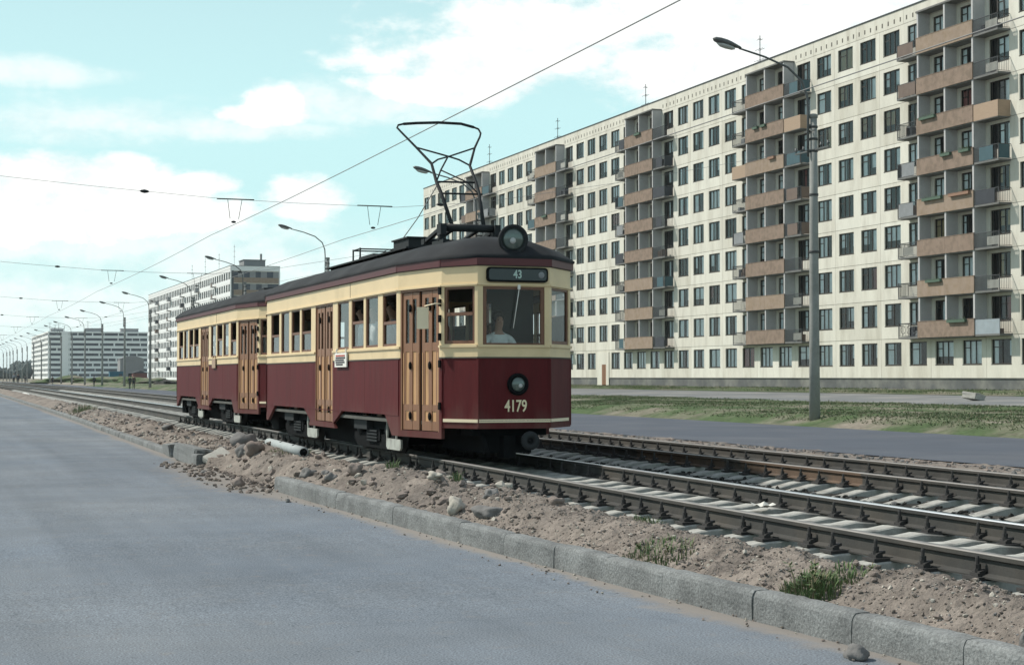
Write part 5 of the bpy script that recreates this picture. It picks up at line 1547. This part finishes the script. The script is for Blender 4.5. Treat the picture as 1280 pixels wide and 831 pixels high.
ppl(14.9, 300, .2, 'walker in a pale top, left one of the couple far down the track', 'shirt_grey', 'trousers', 1.05)
ppl(15.6, 300, .1, 'walker in a dark coat, right one of the couple far down the track', 'coat_dark', 'trousers', 1.08)
ppl(49.5, 455, .1, 'person in a white shirt standing in front of the blue cabin', 'shirt_white', 'trousers')

# ---------------------------------------------------------------- sky, sun, camera
AZ, EL = math.radians(40), math.radians(47)          # sun stands to the left (-x), turned a little down the street (+y)
sd = Vector((-math.cos(EL)*math.cos(AZ), math.cos(EL)*math.sin(AZ), math.sin(EL)))
su = bpy.data.lights.new('sun', 'SUN'); su.energy = SUN_E; su.angle = math.radians(1.5); su.color = (1.0, .95, .86)
so = bpy.data.objects.new('sun', su); COL.objects.link(so); so.rotation_euler = (-sd).to_track_quat('-Z', 'Y').to_euler(); so.location = (-30, 20, 60)
F_, CX_, CY_ = 2062., 640., 415.5
PT = math.atan(55.5/F_); TH = math.atan(736*math.cos(PT)/F_)
fwv = Vector((math.sin(TH)*math.cos(PT), math.cos(TH)*math.cos(PT), math.sin(PT)))
rtv = Vector((math.cos(TH), -math.sin(TH), 0)); upv = rtv.cross(fwv)
def ray(x, y): return (fwv + rtv*((x-CX_)/F_) + upv*((CY_-y)/F_)).normalized()

w = bpy.data.worlds.new('World'); SC.world = w; w.use_nodes = True
nt = w.node_tree; N = nt.nodes; L = nt.links; N.clear()
out = N.new('ShaderNodeOutputWorld'); bg = N.new('ShaderNodeBackground'); L.new(bg.outputs[0], out.inputs[0])
sky = N.new('ShaderNodeTexSky'); sky.sky_type = 'NISHITA'; sky.sun_disc = False
sky.sun_elevation = EL; sky.sun_rotation = math.atan2(sd.x, sd.y); sky.air_density = 1.0; sky.dust_density = 1.2; sky.ozone_density = 1.0
tc = N.new('ShaderNodeTexCoord'); DIR = tc.outputs['Generated']
def math_(op, a, b=None, c=None, clamp=False):
    n = N.new('ShaderNodeMath'); n.operation = op; n.use_clamp = clamp
    for i, x in enumerate((a, b, c)):
        if x is None: continue
        if isinstance(x, (int, float)): n.inputs[i].default_value = x
        else: L.new(x, n.inputs[i])
    return n.outputs[0]
def dot(vec):
    n = N.new('ShaderNodeVectorMath'); n.operation = 'DOT_PRODUCT'; L.new(DIR, n.inputs[0]); n.inputs[1].default_value = vec
    return n.outputs['Value']
def noise(scale, detail, rough, stretch=(1,1,1), off=(0,0,0)):
    mp = N.new('ShaderNodeMapping'); mp.inputs['Scale'].default_value = stretch; mp.inputs['Location'].default_value = off; L.new(DIR, mp.inputs['Vector'])
    n = N.new('ShaderNodeTexNoise'); n.inputs['Scale'].default_value = scale; n.inputs['Detail'].default_value = detail; n.inputs['Roughness'].default_value = rough
    L.new(mp.outputs[0], n.inputs['Vector']); return n.outputs['Fac']
n1 = noise(14, 9, .60, (1,1,2.2)); n2 = noise(34, 9, .62, (1,1,1.6), (3,1,2)); n3 = noise(6, 8, .6, (1,1,5), (7,2,1))
wob = math_('ADD', math_('MULTIPLY', math_('SUBTRACT', n1, .5), 2.6), math_('MULTIPLY', math_('SUBTRACT', n2, .5), 1.5))
def blob_mask(x, y, sx, sy, k=1.0):
    d = ray(x, y); r = Vector((d.y, -d.x, 0)).normalized(); u = r.cross(d)
    a = math_('DIVIDE', dot(r), sx/F_); b = math_('DIVIDE', dot(u), sy/F_)
    q = math_('SQRT', math_('ADD', math_('MULTIPLY', a, a), math_('MULTIPLY', b, b)))
    front = math_('GREATER_THAN', dot(d), .3)
    return math_('MULTIPLY', math_('MULTIPLY', math_('SUBTRACT', 1.0, q), k), front), front
def union(bl, amp, lo, hi):
    acc = None
    for bb in bl:
        m_, fr_ = blob_mask(*bb)
        m_ = math_('SUBTRACT', m_, math_('MULTIPLY', math_('SUBTRACT', 1.0, fr_), 9.0))
        acc = m_ if acc is None else math_('MAXIMUM', acc, m_)
    v = math_('ADD', acc, math_('MULTIPLY', wob, amp))
    mr = N.new('ShaderNodeMapRange'); mr.interpolation_type = 'SMOOTHSTEP'; mr.inputs[1].default_value = lo; mr.inputs[2].default_value = hi
    L.new(v, mr.inputs[0]); return mr.outputs[0]
big = union([(860,-40,330,105), (700,30,190,42), (640,72,180,42), (560,112,130,22), (980,80,330,60), (1250,0,400,130), (60,225,150,34), (110,260,190,45), (-120,250,230,60)], .62, -.12, .42)
cum = union([(342,130,50,32), (385,248,66,32), (328,144,66,18), (255,230,50,16), (150,205,50,18)], .55, .02, .5)
veil = union([(110,150,180,34), (100,300,420,50), (330,330,420,60), (50,380,500,60), (600,330,300,60), (440,130,160,30), (250,160,200,18), (40,90,120,20)], .75, -.1, .9)
# general scattered cloud for the rest of the sky (lights the scene, seen from other sides)
gmr = N.new('ShaderNodeMapRange'); gmr.interpolation_type = 'SMOOTHSTEP'; gmr.inputs[1].default_value = .50; gmr.inputs[2].default_value = .66; L.new(n3, gmr.inputs[0])
dz = dot(Vector((0,0,1)))
view = math_('GREATER_THAN', dot(fwv), .90)
gen = math_('MULTIPLY', math_('MULTIPLY', gmr.outputs[0], .6), math_('SUBTRACT', 1.0, view))
hzn = N.new('ShaderNodeMapRange'); hzn.inputs[1].default_value = 0.0; hzn.inputs[2].default_value = .10; hzn.inputs[3].default_value = .75; hzn.inputs[4].default_value = 0.0; L.new(dz, hzn.inputs[0])
cl = math_('MAXIMUM', math_('MAXIMUM', big, cum), math_('MAXIMUM', math_('MULTIPLY', veil, .62), gen))
cl = math_('MAXIMUM', cl, math_('MULTIPLY', hzn.outputs[0], math_('ADD', .55, math_('MULTIPLY', n1, .7))), clamp=True)
def mixc(a, b, f, mode='MIX'):
    x = N.new('ShaderNodeMix'); x.data_type = 'RGBA'; x.blend_type = mode
    for sk_, val in ((6, a), (7, b)):
        if isinstance(val, tuple): x.inputs[sk_].default_value = (*val, 1)
        else: L.new(val, x.inputs[sk_])
    if isinstance(f, float): x.inputs[0].default_value = f
    else: L.new(f, x.inputs[0])
    return x.outputs[2]
SKYS = .15
skyc = mixc(sky.outputs[0], SKY_TINT, 1.0, 'MULTIPLY')
# cloud brightness: white tops, slightly grey-blue undersides
sh = N.new('ShaderNodeMapRange'); sh.inputs[1].default_value = .34; sh.inputs[2].default_value = .56; L.new(n2, sh.inputs[0])
cloudc = mixc(CLOUD_LO, CLOUD_HI, sh.outputs[0])
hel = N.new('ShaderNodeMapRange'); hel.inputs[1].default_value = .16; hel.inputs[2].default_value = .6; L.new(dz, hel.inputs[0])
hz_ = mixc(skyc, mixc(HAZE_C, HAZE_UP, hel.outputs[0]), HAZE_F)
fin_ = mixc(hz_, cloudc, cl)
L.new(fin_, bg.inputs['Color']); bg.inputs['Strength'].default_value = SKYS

cam = bpy.data.cameras.new('camera'); co = bpy.data.objects.new('camera', cam); COL.objects.link(co)
cam.sensor_fit = 'HORIZONTAL'; cam.sensor_width = 36; cam.lens = 36*F_/1280; cam.clip_start = .1; cam.clip_end = 6000
co.matrix_world = Matrix.Translation((0, 0, EYE)) @ Matrix((( rtv.x, upv.x, -fwv.x, 0), (rtv.y, upv.y, -fwv.y, 0), (rtv.z, upv.z, -fwv.z, 0), (0,0,0,1)))
SC.camera = co
vs = SC.view_settings; vs.view_transform = 'Standard'; vs.look = 'None'; vs.exposure = EXPO; vs.gamma = 1; vs.use_curve_mapping = False
SC.cycles.max_bounces = 8; SC.cycles.transparent_max_bounces = 12

hz = MB((0, 0, 0)); hz.box(-3100, 3100, -1600, 4100, -3, 36)
hm = bpy.data.materials.new('haze_air'); hm.use_nodes = True; hm.node_tree.nodes.clear()
_o = hm.node_tree.nodes.new('ShaderNodeOutputMaterial'); _v = hm.node_tree.nodes.new('ShaderNodeVolumePrincipled')
_v.inputs['Color'].default_value = (.86,.95,1.0,1); _v.inputs['Density'].default_value = .00010; _v.inputs['Anisotropy'].default_value = .2
hm.node_tree.links.new(_v.outputs[0], _o.inputs['Volume'])
hz.build('haze', hm, kind='stuff')
for _x in bpy.data.objects:
    if 'label' in _x and not 4 <= len(_x['label'].split()) <= 16: print('LONG LABEL', len(_x['label'].split()), _x['label'])
